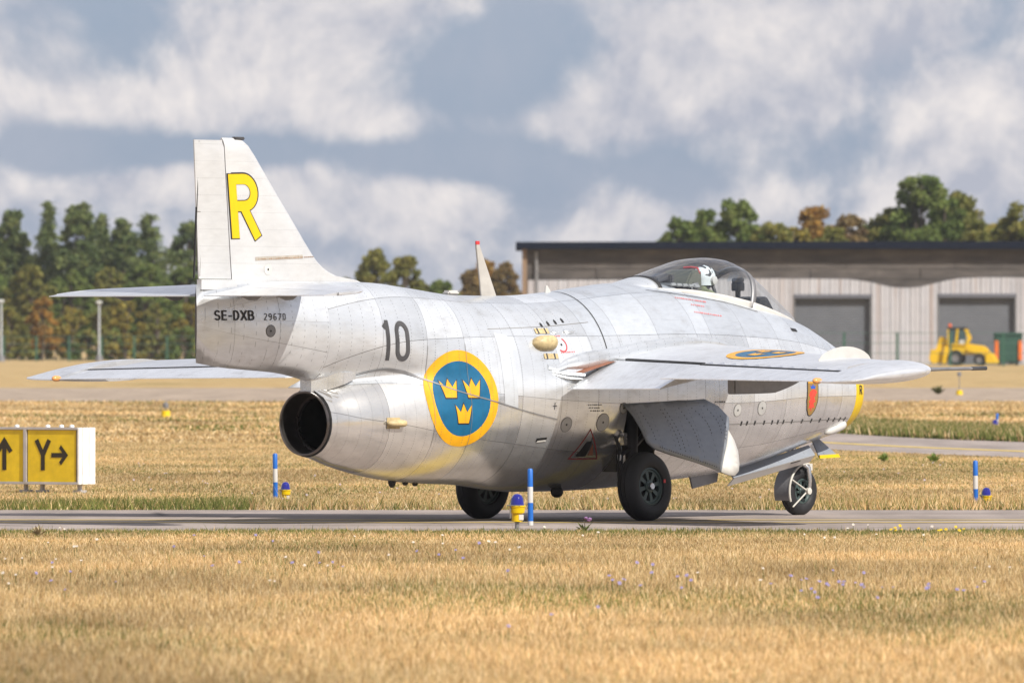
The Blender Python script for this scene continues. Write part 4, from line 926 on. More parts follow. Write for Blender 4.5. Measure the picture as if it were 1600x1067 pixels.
# little fairings
def blister(name, c, n, up, l, w_, h, mat, parent, taper=.0):
    """a half-buried pod: c centre, n outward, up along the flight direction"""
    n = Vector(n).normalized(); f = Vector(up).normalized(); f = (f - n * f.dot(n)).normalized(); s_ = n.cross(f); b = MB(); rows = []
    for t in lin(0, 1, 12):
        x = (t * 2 - 1); k = math.sqrt(max(0, 1 - abs(x) ** (2.2 if x < 0 else 2.2 + taper * 6))); rows.append([Vector(c) + f * (x * l / 2) + s_ * (math.cos(q) * w_ / 2 * max(k, .02)) + n * (math.sin(q) * h * max(k, .02)) for q in [2 * math.pi * j / 14 for j in range(14)]])
    v, f_ = grid_mesh(rows); b.add(v, f_); return b.build(name, mat, parent, smooth=60)
p, n = on_body(4.40, 1.775); bl = blister('aerial_fairing', p, n, (1, 0, 0), .31, .16, .105, M['amber'], jet, 1.0)
for dz in (-.125, .125):
    q = [(4.36, 1.775 + dz - .025), (4.56, 1.775 + dz - .025), (4.56, 1.775 + dz + .025), (4.36, 1.775 + dz + .025)]; tri_decal('fairing_base', q, on_body, .006, M['amber'], bl, .1)
    for k in range(2): tri_decal('fairing_clip', [(4.39 + k * .11, 1.775 + dz - .028), (4.41 + k * .11, 1.775 + dz - .028), (4.41 + k * .11, 1.775 + dz + .028), (4.39 + k * .11, 1.775 + dz + .028)], on_body, .009, M['grey_mark'], bl, .1)
p, n = on_body(2.36, .995); bl = blister('aerial_fairing', p + n * .03, n, (1, 0, 0), .24, .07, .045, M['amber'], jet, 1.0); tri_decal('fairing_base', [(2.26, .94), (2.42, .94), (2.42, 1.05), (2.26, 1.05)], on_body, .004, M['amber'], bl, .1)
p, n = on_body(9.50, .90); blister('gun_blister', p, n, (1, 0, .25), .36, .11, .05, M['white'], jet, .6)
p, n = on_body(4.84, 1.895); blister('air_scoop', p, n, (1, 0, 0), .16, .06, .03, M['skin'], jet); p, n = on_body(4.64, 1.885); blister('air_scoop', p, n, (1, 0, 0), .10, .035, .02, M['skin'], jet)
for a in (2.9, 3.1, 3.25):
    p = S(a, math.pi); blister('drain_mast', p, (0, 0, -1), (1, 0, 0), .10 if a < 3 else .06, .06, .065 if a < 3 else .03, M['black'], jet)
p = S(5.15, math.pi); blister('drain_mast', p - Vector((0, .25, 0)), (0, 0, -1), (1, 0, 0), .16, .10, .06, M['black'], jet)
# aerials on the spine
ab = MB(); ab.prism([(4.26, -.012, 2.24), (4.50, -.012, 2.24), (4.235, -.006, 2.77), (4.185, -.006, 2.77)], (0, .020, 0)); abo = ab.build('aerial_blade', plain('aerial_grey', (.46, .44, .41), .5), jet, bevel=.004)
at = MB(); at.box((4.21, 0, 2.782), (.05, .016, .035)); at.build('aerial_tip', M['red'], abo)
a2 = MB(); a2.prism([(5.26, -.01, 2.28), (5.36, -.01, 2.285), (5.30, -.006, 2.36), (5.275, -.006, 2.36)], (0, .02, 0)); a2.build('small_aerial', M['white'], jet, bevel=.003)
p = S(3.80, 0); b3 = MB(); b3.box(p + Vector((0, 0, .02)), (.17, .10, .05)); b3.build('spine_lamp', M['white'], jet, bevel=.018, smooth=50)
# black hinge line across the spine and lower rib
def hoop(name, a_of, p0, p1, wid, mat, parent, off=.003, n=40):
    vs_ = []
    for t in lin(p0, p1, n):
        a = a_of(t); vs_ += [S(a - wid / 2, t, off), S(a + wid / 2, t, off)]
    return obj(name, mesh(name, vs_, [(2 * i, 2 * i + 1, 2 * i + 3, 2 * i + 2) for i in range(n)], True), mat, parent)
hoop('hood_seam', lambda t: 5.36 - .06 * t, 0, R(74), .012, M['blackline'], jet)
strip('panel_seam', S, [(3.7, 1.92), (4.5, 1.945), (5.2, 1.99)], .006, M['seam'], jet, .002)
for a_ in (2.86, 3.34): hoop('panel_joint', lambda t, a_=a_: a_, R(55), R(140), .004, M['seam'], jet, .0078)
for a_ in (2.95, 3.10, 3.25, 3.48, 3.62):      # dark blue rivet rows across the roundel
    q = []
    for k in range(34):
        z = .80 + .027 * k
        q.append([(a_, z), (a_ + .006, z), (a_ + .006, z + .006), (a_, z + .006)])
    o = tri_decal('rivet_row', q, on_body, .0075, plain('rivet_dark_blue', (.05, .10, .14), .6) if a_ == 2.95 else bpy.data.materials['rivet_dark_blue'], jet, .2); o['kind'] = 'stuff'
# ------------------------------------------------------------------ things round the jet
# --- pilot
def pilot():
    bm = bmesh.new()
    J = {'pelvis': (7.86, 0, 2.00, .14), 'belly': (7.80, 0, 2.10, .15), 'chest': (7.77, 0, 2.22, .16), 'neck': (7.80, 0, 2.33, .07), 'head': (7.86, 0, 2.44, .085), 'crown': (7.87, 0, 2.50, .07),
         'shR': (7.79, -.19, 2.25, .07), 'elR': (7.88, -.24, 2.06, .05), 'wrR': (8.12, -.14, 2.02, .036), 'haR': (8.19, -.10, 2.04, .04), 'shL': (7.79, .19, 2.25, .07), 'elL': (7.90, .25, 2.06, .05), 'wrL': (8.12, .2, 2.03, .036), 'haL': (8.19, .19, 2.04, .04),
         'knR': (8.30, -.13, 1.98, .075), 'knL': (8.30, .13, 1.98, .075), 'ftR': (8.44, -.13, 1.87, .05), 'ftL': (8.44, .13, 1.87, .05)}
    E_ = [('pelvis', 'belly'), ('belly', 'chest'), ('chest', 'neck'), ('neck', 'head'), ('head', 'crown'), ('chest', 'shR'), ('shR', 'elR'), ('elR', 'wrR'), ('wrR', 'haR'), ('chest', 'shL'), ('shL', 'elL'), ('elL', 'wrL'), ('wrL', 'haL'), ('pelvis', 'knR'), ('pelvis', 'knL'), ('knR', 'ftR'), ('knL', 'ftL')]
    names = list(J); o0 = Vector(J['pelvis'][:3])
    me = bpy.data.meshes.new('person'); me.from_pydata([tuple(Vector(J[k][:3]) - o0) for k in names], [(names.index(a), names.index(b_)) for a, b_ in E_], [])
    o = obj('person', me, plain('flight_suit', (.17, .19, .11), .8)); o.location = jet.matrix_world @ o0 if False else Matrix.Translation(jet.location) @ Matrix.Rotation(HEAD, 4, 'Z') @ (o0 - Vector((.07, 0, -.005))); o.rotation_euler = (0, 0, HEAD)
    md = o.modifiers.new('skin', 'SKIN')
    for i, k in enumerate(names): me.skin_vertices[0].data[i].radius = (J[k][3],) * 2
    me.skin_vertices[0].data[0].use_root = True
    o.modifiers.new('smooth', 'SUBSURF').levels = 2; o.modifiers['smooth'].render_levels = 2
    tag(o, 'pilot in white helmet with black stripes and olive flight suit inside the cockpit', 'person')
    def part(name, mb, mat, **kw): mb.v = [v - o0 for v in mb.v]; return mb.build(name, mat, o, **kw)
    c = Vector((7.875, 0, 2.445))
    h = MB(); prof = []
    rows = []
    for i, t in enumerate(lin(-.62, 1.0, 12)):
        z = t; rr = math.sqrt(max(0.0, 1 - z * z)) if z > -.2 else math.sqrt(1 - .04) * (1 - .06 * (abs(z) - .2)); rr = max(rr, .02)
        rows.append([c + Vector((math.cos(q) * .132 * rr, math.sin(q) * .112 * rr, z * .128)) for q in [2 * math.pi * k / 28 for k in range(28)]])
    v, f = grid_mesh(rows); h.add(v, f); hel = part('helmet', h, plain('white_helmet', (.70, .76, .78), .25), smooth=60)
    def hp(u, w_, off=.003):       # u: angle fore/aft, w: angle sideways to the right
        d = Vector((math.sin(u) * math.cos(w_), -math.sin(w_), math.cos(u) * math.cos(w_))); k = 1 / math.sqrt((d.x / .132) ** 2 + (d.y / .112) ** 2 + (d.z / .128) ** 2); return c + d * (k + off)
    for u0, w0, w1 in ((-.45, -.9, .55), (.12, -.9, .75)):
        s_ = MB(); vs2 = []
        for w_ in lin(w0, w1, 14): vs2 += [hp(u0 - .10, w_), hp(u0 + .10, w_)]
        s_.add(vs2, [(2 * i, 2 * i + 1, 2 * i + 3, 2 * i + 2) for i in range(14)]); part('helmet_stripe', s_, M['navy'], smooth=60)
    s_ = MB(); vs2 = []
    for w_ in lin(.75, 1.25, 6): vs2 += [hp(-1.25, w_), hp(-.25, w_)]
    s_.add(vs2, [(2 * i, 2 * i + 1, 2 * i + 3, 2 * i + 2) for i in range(6)]); part('helmet_panel', s_, M['navy'], smooth=60)
    s_ = MB(); s_.lathe([(0, .048), (.03, .045), (.036, .03), (.036, .001)], c + Vector((.02, -.10, -.03)), (0.1, -1, 0), 20); part('ear_cup', s_, M['white'], smooth=50)
    s_ = MB(); rows = [[c + Vector((.10 + .022 * t2, math.cos(q) * .075 * (1 - .25 * t2), -.045 + math.sin(q) * .055 * (1 - .2 * t2))) for q in [2 * math.pi * k / 16 for k in range(16)]] for t2 in (0, .6, 1.6, 2.0)]
    v, f = grid_mesh(rows); s_.add(v, f); part('oxygen_mask', s_, M['black'], smooth=50)
    s_ = MB(); s_.tube([c + Vector((.135, 0, -.075)), c + Vector((.14, -.03, -.14)), c + Vector((.06, -.09, -.20)), c + Vector((-.02, -.13, -.26))], .018, 8); part('oxygen_hose', s_, M['grey_mark'], smooth=60)
    s_ = MB(); rows = [[c + Vector((x, math.cos(q) * .1 * k, .03 + math.sin(q) * .055 * k)) for q in [2 * math.pi * j / 16 for j in range(16)]] for x, k in ((.085, 1.0), (.125, .95), (.14, .7))]
    v, f = grid_mesh(rows); s_.add(v, f); part('visor', s_, M['black'], smooth=50)
    lt = lettering('helmet_letters', 'LO', .16, lambda x, y: (hp(-.02 + x * .26, 1.02 + (1 - y) * .22 - .1, 0.0), Vector((0, -1, 0))), .004, M['navy'], o); 
    for v in lt[0].data.vertices: v.co = v.co - o0
pilot()

# --- taxiway edge posts and lights
post_b, post_w = plain('post_blue', (.012, .13, .50), .4, 0, .08), M['white']
def edge_post(px, py, h, lab, bands=((0, .08, 1), (.08, .40, 0), (.40, .68, 1), (.68, 1, 0))):
    x, y = ground_at(px, py); e = empty('marker_post', (x, y, 0)); tag(e, lab, 'marker post', 'blue and white taxiway edge posts')
    for a, b_, wh in bands:
        m_ = MB(); m_.lathe([(a * h, .001), (a * h, .027), (b_ * h - .0005, .027), (b_ * h - .0005, .001)] if b_ < 1 else [(a * h, .001), (a * h, .027), (h - .015, .027), (h - .004, .02), (h, .001)], (0, 0, 0), (0, 0, 1), 16); m_.build('post_band', post_w if wh else post_b, e, smooth=40)
    e.rotation_euler = (R(rnd.uniform(-1.5, 1.5)), R(rnd.uniform(-1.5, 1.5)), 0); return e
blue_glass = NT('blue_glass').p(color=(.004, .005, .22), rough=.08, spec=.8, coat=.6).mat
def edge_light(px, py, lab, s=1.0, collar=M['yellow'], stake=True):
    x, y = ground_at(px, py); e = empty('edge_light', (x, y, 0), R(20)); e.scale = (s, s, s); tag(e, lab, 'taxiway light', 'blue taxiway edge lights')
    if stake:
        b = MB(); b.lathe([(0, .001), (0, .04), (.02, .036), (.03, .022), (.085, .020), (.09, .026), (.10, .026), (.10, .001)], (0, 0, 0), (0, 0, 1), 16); b.build('stake', M['greym'], e, smooth=40); z0 = .095
    else: z0 = .02
    b = MB(); b.lathe([(z0, .001), (z0, .05), (z0 + .075, .05), (z0 + .08, .068), (z0 + .13, .075), (z0 + .135, .082), (z0 + .15, .082), (z0 + .15, .001)], (0, 0, 0), (0, 0, 1), 20); b.build('housing', M['yellow'], e, smooth=40)
    b = MB(); b.lathe([(z0 + .148, .066), (z0 + .16, .065), (z0 + .215, .056), (z0 + .24, .044), (z0 + .254, .024), (z0 + .258, .001)], (0, 0, 0), (0, 0, 1), 24); b.build('lens', blue_glass, e, smooth=50)
    b = MB(); b.tube([(0, -.084, z0 + .15), (-.078, -.05, z0 + .15), (-.09, 0, z0 + .15), (-.078, .05, z0 + .15)], .006, 6); b.tube([(-.075, -.03, z0 + .15), (-.08, -.03, z0 + .03)], .007, 6); b.build('clamp', M['greym'], e, smooth=50)
    b = MB(); b.box((.022, -.052, z0 + .04), (.045, .004, .05)); b.build('label_plate', M['white'], e)
    return e
edge_light(808, 830.5, 'blue taxiway light on a yellow housing and stake in the near grass, below the jet', 1.02)
edge_post(829, 821, .56, 'blue and white post in the near grass in front of the jet')
edge_post(430.5, 783, .54, 'blue and white post in the grass below the jet nozzle'); edge_light(446, 783.5, 'blue taxiway light in the grass below the jet nozzle', .80, stake=False)
edge_post(1524.5, 793.5, .515, 'blue and white post in the grass right of the nose wheel'); edge_light(1541, 793.5, 'blue taxiway light in the grass right of the nose wheel', .80, stake=False)
edge_post(1557.5, 676, .38, 'distant blue and white post beyond the second taxiway on the right'); edge_light(1555, 676.5, 'distant blue taxiway light beyond the second taxiway on the right', .95, stake=False)

# --- guidance sign
def sign():
    Y = 129.0; k = FPX / Y; x1 = (121 - 800) / k; zb = CAM_H - (757 - 530) / k; zt = CAM_H - (668 - 530) / k; rz = R(-33)
    e = empty('guidance_sign', (x1, Y, 0), rz); tag(e, 'yellow taxiway guidance sign with black arrows and letter Y at the left edge', 'sign')
    # local: face towards -Y, runs to -X from the right hand corner
    W = .765; D = .34; h = zt - zb
    sy = plain('sign_yellow', (.76, .53, .016), .35); fr = plain('sign_frame', (.52, .50, .50), .4, .3); wt = plain('sign_white', (.85, .85, .84), .5)
    for i in range(2):
        xa = -W * (i + 1) + .02; xb = -W * i - .02
        m_ = MB(); m_.box(((xa + xb) / 2, .02, (zb + zt) / 2), (xb - xa - .03, .012, h - .06)); m_.build('sign_panel', sy, e)
    m_ = MB(); m_.box((-W, .185, (zb + zt) / 2), (2 * W, D - .03, h - .02)); m_.build('sign_box', fr, e)
    for z in (zb + .015, zt - .012):
        m_ = MB(); m_.box((-W, .012, z), (2 * W, .03, .03)); m_.build('frame_rail', fr, e, bevel=.004)
    for i in (1, 2):
        m_ = MB(); m_.box((-W * i, .010, (zb + zt) / 2), (.045, .028, h - .03)); m_.build('frame_post', fr, e, bevel=.004)
    for i in range(5):
        m_ = MB(); m_.box((.012 + .008 * (i % 2), .03 + D / 5 * i, (zb + zt) / 2), (.03, D / 5 - .006, h)); m_.build('end_rib', wt, e, bevel=.006)
    for xx in (-.08, -.62, -.86, -1.4):
        m_ = MB(); m_.tube([(xx, .16, zb + .01), (xx, .16, 0)], .03, 10); m_.box((xx, .16, .02), (.12, .12, .03)); m_.build('foot', fr, e)
    for xx in (-.35, -.55, -1.0, -.2):
        m_ = MB(); m_.lathe([(0, .001), (0, .03), (.03, .028), (.04, .001)], (xx, .17, zt - .005), (0, 0, 1), 12); m_.build('bolt', wt, e, smooth=40)
    bk_ = plain('sign_lettering', (.03, .022, .012), .5)
    def mp(x0, sc_): return lambda x, y: (Vector((x0 + x * sc_, .012, (zb + zt) / 2 - .17 + y * .36)), Vector((0, -1, 0)))
    lettering('letter', 'Y', .16, mp(-.62, .36), .003, bk_, e); lettering('arrow', '>', .15, lambda x, y: (Vector((-.40 + x * .27, .012, (zb + zt) / 2 - .17 + y * .36)), Vector((0, -1, 0))), .003, bk_, e)
    lettering('arrow', '^', .15, mp(-1.24 + .05, .40), .003, bk_, e)
sign()

# --- building
def building():
    Y = 780.0; k = FPX / Y
    PX = lambda px: (px - 800) / k
    PZ = lambda py: CAM_H - (py - 530) / k
    e = empty('airfield_building', (PX(1300), Y, 0)); tag(e, 'long low flat-roofed depot with pale ribbed walls and grey doors', 'building'); ox = PX(1300)
    conc = NT('weathered_board'); o = conc.coord('Object'); n1 = conc.noise(conc.map(o, (.35, 1, 1.6)), 1.0, 7, .65); n2 = conc.noise(conc.map(o, (1.6, 1, .25)), 1.0, 6, .7)
    conc.p(color=conc.mix(conc.rng(n2, .5, .75, 0, .6, True), conc.ramp(n1, [(.3, (.048, .043, .041)), (.5, (.088, .078, .073)), (.7, (.14, .124, .114))]), (.065, .058, .055)), rough=.9); conc = conc.mat
    cl = NT('ribbed_cladding'); o = cl.coord('Object'); x, y, z = cl.sep(o); st = cl.noise(cl.map(o, (2.6, 1, .05)), 1.0, 6, .7); n1 = cl.noise(o, .8, 6, .6); rn = cl.rand()
    c0 = cl.mix(cl.rng(n1, .3, .7, 0, 1), (.42, .42, .455), (.50, .50, .53)); c0 = cl.mix(cl.rng(st, .54, .68, 0, .7, True), c0, (.36, .26, .21)); c0 = cl.mix(cl.rng(rn, 0, 1, 0, .25), c0, (.38, .34, .33)); cl.p(color=c0, rough=.8); cl = cl.mat
    dm = NT('roller_door'); o = dm.coord('Object'); x, y, z = dm.sep(o); w_ = dm.m('SINE', dm.m('MULTIPLY', z, 38)); n1 = dm.noise(o, .6, 5, .6); dm.p(color=dm.mix(dm.rng(n1, .3, .7), (.095, .105, .125), (.13, .14, .16)), rough=.6, normal=dm.bump(w_, .5, .02)); dm = dm.mat
    roofm = plain('dark_roof_edge', (.006, .009, .020), .9, 0, .3, 6.0, .1)
    x0, x1 = PX(816), PX(816) + 62; zt = PZ(376.5); zf = PZ(389)
    m_ = MB(); m_.box(((x0 + x1) / 2 - ox, 9.4, (zf - .1) / 2), (x1 - x0 - .2, 17.0, zf - .1)); m_.build('wall', conc, e)
    m_ = MB(); m_.prism([(PX(806) - ox, -.55, zf), (x1 + .5 - ox, -.55, zf), (x1 + .5 - ox, -.55, zt + .03), (PX(806) - ox, -.55, zt - .08)], (0, 18.6, 0)); m_.build('roof', roofm, e)
    wave = curve([(800, 438), (1000, 437), (1200, 435.5), (1320, 436), (1360, 441), (1400, 449.5), (1425, 450), (1460, 443), (1500, 435), (1560, 433.5), (1700, 436), (2300, 436)])
    # boards of the upper wall
    rows_ = 4
    zl = PZ(452); hb = (zf - zl) / rows_
    for r_ in range(rows_):
        xx = x0; j = 0
        while xx < x1 - .1:
            ln = min(x1 - xx, 7.2 + 1.5 * rnd.random() - (3 if j == 0 and r_ % 2 else 0)); m_ = MB(); m_.box((xx + ln / 2 - ox, .44 - .012 * (r_ % 2), zl + hb * (r_ + .5)), (ln - .05, .12, hb - .04)); m_.build('wall_board', conc, e); xx += ln; j += 1
    m_ = MB(); m_.box((x0 + .16 - ox, .25, zf / 2), (.34, .34, zf)); m_.build('corner_post', plain('corner_brown', (.25, .17, .11), .8), e)
    m_ = MB(); m_.tube([(PX(838) - ox, .2, 0), (PX(838) - ox, .2, zf - .2)], .12, 8); m_.build('downpipe', M['greym'], e)
    doors = [(1240, 1362, 460), (1465, 1588, 459), (1706, 1828, 459)]
    dz = [(PX(a), PX(b_), PZ(c_)) for a, b_, c_ in doors]
    xx = x0 + .36; wsh = .72
    while xx < x1:
        xa, xb = xx, min(xx + wsh, x1); seg = [(xa, xb, 0.0)]
        for (da, db, dt) in dz:
            ns = []
            for (sa, sb, sz) in seg:
                if sb <= da or sa >= db: ns.append((sa, sb, sz))
                else:
                    if sa < da - .02: ns.append((sa, da, sz))
                    if sb > db + .02: ns.append((db, sb, sz))
                    ns.append((max(sa, da), min(sb, db), dt))
            seg = ns
        for (sa, sb, sz) in seg:
            if sb - sa < .03: continue
            za, zb_ = PZ(wave(800 + sa * k)[0]), PZ(wave(800 + sb * k)[0]); m_ = MB(); yy = .24 + rnd.uniform(-.01, .01)
            a2, b2 = sa - ox + .012, sb - ox - .012; q = (b2 - a2)
            m_.prism([(a2, yy, sz), (a2 + q * .06, yy - .05, sz), (a2 + q * .42, yy - .05, sz), (a2 + q * .5, yy, sz), (a2 + q * .56, yy - .05, sz), (a2 + q * .94, yy - .05, sz), (b2, yy, sz), (b2, yy + .08, sz), (a2, yy + .08, sz)], (0, 0, za - sz))
            n9 = 9
            for i in range(n9, 2 * n9): m_.v[i].z = za + (zb_ - za) * (m_.v[i].x - a2) / max(q, .01)
            m_.build('cladding_sheet', cl, e)
        xx += wsh
    for (da, db, dt) in dz:
        m_ = MB(); m_.box(((da + db) / 2 - ox, .62, dt / 2), (db - da, .06, dt)); d = m_.build('roller_door', dm, e)
        m_ = MB(); m_.box(((da + db) / 2 - ox, .34, dt - .14), (db - da - .02, .45, .26)); m_.build('door_header', plain('header_%d' % int(da), (.12, .125, .15), .7), d)
        for xs in (da + .05, db - .05):
            m_ = MB(); m_.box((xs - ox, .36, dt / 2 - .1), (.09, .46, dt - .24)); m_.build('door_frame', M['greym'], d)
building()

# --- digger in front of the depot
def digger():
    Y = 752.0; k = FPX / Y; x0 = (1503 - 800) / k; e = empty('backhoe_loader', (x0, Y, 0), R(-8)); tag(e, 'yellow backhoe loader with orange beacon parked before the depot', 'loader')
    ye = plain('digger_yellow', (.72, .46, .015), .4, 0, .15); ws_ = plain('cab_glass', (.05, .09, .10), .1)
    def P(name, fn, mat, par=e, **kw): b = MB(); fn(b); return b.build(name, mat, par, **kw)
    P('body', lambda b: (b.prism([(-1.1, -.55, .75), (1.55, -.55, .75), (1.75, -.55, 1.0), (1.6, -.55, 1.35), (.55, -.55, 1.5), (-1.1, -.55, 1.45)], (0, 1.1, 0))), ye, bevel=.05)
    cab = P('cab', lambda b: b.box((-.25, 0, 1.45), (1.3, 1.3, .12)), ye, bevel=.02)
    for yy in (-.66, .56):
        P('cab_pillar', lambda b: b.box((-.9, yy + .05, 2.0), (.09, .09, 1.1)), ye, cab); P('cab_pillar', lambda b: b.prism([(.28, yy, 1.45), (.42, yy, 1.45), (.62, yy, 1.9), (.36, yy, 2.55), (.22, yy, 2.55), (.46, yy, 1.9)], (0, .1, 0)), ye, cab); P('cab_pillar', lambda b: b.prism([(-.42, yy, 1.4), (-.28, yy, 1.4), (-.16, yy, 2.55), (-.30, yy, 2.55)], (0, .1, 0)), ye, cab)
    P('cab_roof', lambda b: b.box((-.32, 0, 2.60), (1.45, 1.42, .14)), M['grey_mark'], cab, bevel=.05)
    P('cab_window', lambda b: b.box((-.62, 0, 2.0), (.48, 1.2, 1.05)), ws_, cab); P('cab_window', lambda b: b.box((.08, 0, 2.0), (.5, 1.2, 1.05)), ws_, cab)
    P('seat', lambda b: b.box((.05, -.62, 1.62), (.35, .05, .3)), M['white'], cab)
    P('beacon', lambda b: b.lathe([(0, .001), (0, .12), (.18, .11), (.24, .001)], (-.8, -.3, 2.67), (0, 0, 1), 12), plain('beacon_orange', (.75, .13, .03), .3), cab, smooth=50)
    P('bonnet', lambda b: b.prism([(.5, -.45, 1.3), (1.75, -.45, 1.25), (1.9, -.45, .95), (1.9, -.45, .75), (.5, -.45, .75)], (0, .9, 0)), ye, bevel=.06)
    P('loader_arm', lambda b: b.prism([(.4, -.72, 1.25), (1.2, -.72, 1.15), (2.1, -.72, .55), (2.0, -.72, .38), (1.1, -.72, .85), (.4, -.72, 1.0)], (0, .14, 0)), ye, bevel=.02)
    P('front_bucket', lambda b: b.prism([(1.75, -1.0, .15), (2.45, -1.0, .12), (2.5, -1.0, .25), (2.1, -1.0, .85), (1.85, -1.0, .95), (1.7, -1.0, .55)], (0, 2.0, 0)), ye, bevel=.03)
    bo = P('backhoe_boom', lambda b: (b.prism([(-1.15, -.35, .55), (-.95, -.35, .55), (-.85, -.35, 1.5), (-1.2, -.35, 2.0), (-1.5, -.35, 1.95), (-1.2, -.35, 1.4)], (0, .3, 0))), ye, bevel=.03)
    P('backhoe_stick', lambda b: b.prism([(-1.50, -.3, 2.0), (-1.10, -.3, 1.9), (-1.45, -.3, .7), (-1.95, -.3, .7)], (0, .4, 0)), ye, bo, bevel=.03)
    P('backhoe_bucket', lambda b: b.prism([(-1.3, -.5, 1.15), (-2.1, -.5, 1.1), (-2.25, -.5, .5), (-2.0, -.5, .10), (-1.3, -.5, .2)], (0, .6, 0)), ye, bo, bevel=.03)
    P('stabiliser', lambda b: (b.prism([(-1.3, -.85, .1), (-.95, -.85, .1), (-.85, -.85, 1.3), (-1.15, -.85, 1.35)], (0, .16, 0))), ye, bevel=.03)
    for (wx, wr) in ((-.35, .54), (1.3, .42)):
        for s_ in (-1, 1):
            t_ = P('wheel', lambda b: b.lathe([(-.2, wr * .55), (-.22, wr * .9), (-.14, wr), (.14, wr), (.22, wr * .9), (.2, wr * .55)], (wx, s_ * .78, wr), (0, 1, 0), 24, close=True), M['rubber'], smooth=40)
            P('wheel_rim', lambda b: b.lathe([(-.12, .001), (-.12, wr * .56), (.12, wr * .56), (.12, .001)], (wx, s_ * .78, wr), (0, 1, 0), 20), M['greym'], t_, smooth=40)
digger()
# --- green waste containers with orange end frames
def container(px, lab, lean_=0):
    Y = 756.0; k = FPX / Y; e = empty('waste_container', ((px - 800) / k, Y, 0)); tag(e, lab, 'container', 'dark green waste containers')
    gm = plain('container_green', (.022, .075, .055), .5, 0, .2); om = plain('container_orange', (.72, .16, .02), .5)
    b = MB(); b.prism([(-.85, -.6, .25), (.85, -.6, .25), (1.0, -.6, 2.05), (-1.0, -.6, 2.05)], (0, 1.2, 0)); b.build('tub', gm, e, bevel=.05)
    b = MB(); b.prism([(-1.05, -.66, 2.05), (1.05, -.66, 2.05), (.95, -.66, 2.28), (-.95, -.66, 2.28)], (0, 1.32, 0)); b.build('lid', gm, e, bevel=.05)
    for s_ in (-1, 1):
        b = MB(); b.box((s_ * .82, -.68, 1.05), (.26, .12, 1.35)); b.build('orange_frame', om, e, bevel=.02)
        b = MB(); b.lathe([(-.06, .001), (-.06, .13), (.06, .13), (.06, .001)], (s_ * .6, -.45, .13), (0, 1, 0), 14); b.build('castor', M['rubber'], e, smooth=40)
container(1575, 'dark green waste container with orange end frames right of the digger'); container(1625, 'dark green waste container at the right picture edge')

# --- fences and lamp posts
gf = plain('fence_green', (.03, .10, .065), .6); wire = plain('fence_wire', (.06, .13, .10), .6)
def fence(name, lab, xs, Y, h):
    e = empty(name, (sum(xs) / len(xs), Y, 0)); tag(e, lab, 'fence'); ox = e.location.x
    for x in xs:
        b = MB(); b.box((x - ox, 0, h / 2), (.16, .16, h)); b.build('post', gf, e)
    for z in [h * (.08 + .3 * i) for i in range(4)]:
        b = MB(); b.tube([(xs[0] - ox, -.1, z), (xs[-1] - ox, -.1, z)], .018, 5); b.build('rail_wire', wire, e)
kk = FPX / 742; fence('mesh_fence', 'green posted fence in front of the depot', [(p - 800) / kk for p in range(1070, 1760, 83)], 742, 2.3)
kk = FPX / 905; fence('mesh_fence', 'green posted fence in front of the wood on the left', [(p - 800) / kk for p in range(-300, 560, 51)], 905, 2.1)
def lamp_post(px, h, lab):
    Y = 890.0; k = FPX / Y; e = empty('lamp_post', ((px - 800) / k, Y, 0)); tag(e, lab, 'lamp post', 'white lamp posts before the wood')
    b = MB(); b.tube([(0, 0, 0), (0, 0, h)], [.09, .07], 10); b.build('pole', plain('lamp_white', (.50, .53, .56), .5), e, smooth=60)
    b = MB(); b.box((0, 0, h + .12), (.5, .4, .26)); b.build('lamp_head', plain('lamp_pale', (.6, .62, .62), .5), e, bevel=.08)
    b = MB(); b.lathe([(0, .001), (0, .32), (.5, .28), (.5, .001)], (0, 0, 0), (0, 0, 1), 12); b.build('base', M['greym'], e, smooth=40)
lamp_post(155, 4.7, 'white lamp post before the left wood, under the tailplane'); lamp_post(2, 4.8, 'white lamp post before the wood at the left picture edge')
# --- runway lights
for px, py, lab in ((1499, 617, 'small yellow runway light standing beside the far runway on the right'), (259, 652, 'small yellow runway light in the grass left of the jet nozzle')):
    x, y = ground_at(px, py); e = empty('runway_light', (x, y, 0)); tag(e, lab, 'runway light')
    b = MB(); b.lathe([(0, .001), (0, .12), (.16, .10), (.16, .001)], (0, 0, 0), (0, 0, 1), 14); b.build('base', M['yellow'], e, smooth=40)
    b = MB(); b.tube([(0, 0, .16), (0, 0, .62 if px > 800 else .22)], .014, 8); b.build('stem', M['greym'], e)
    b = MB(); z0 = .62 if px > 800 else .22; b.lathe([(z0, .001), (z0, .07), (z0 + .1, .07), (z0 + .14, .001)], (0, 0, 0), (0, 0, 1), 12); b.build('lens', M['greym'], e, smooth=50)
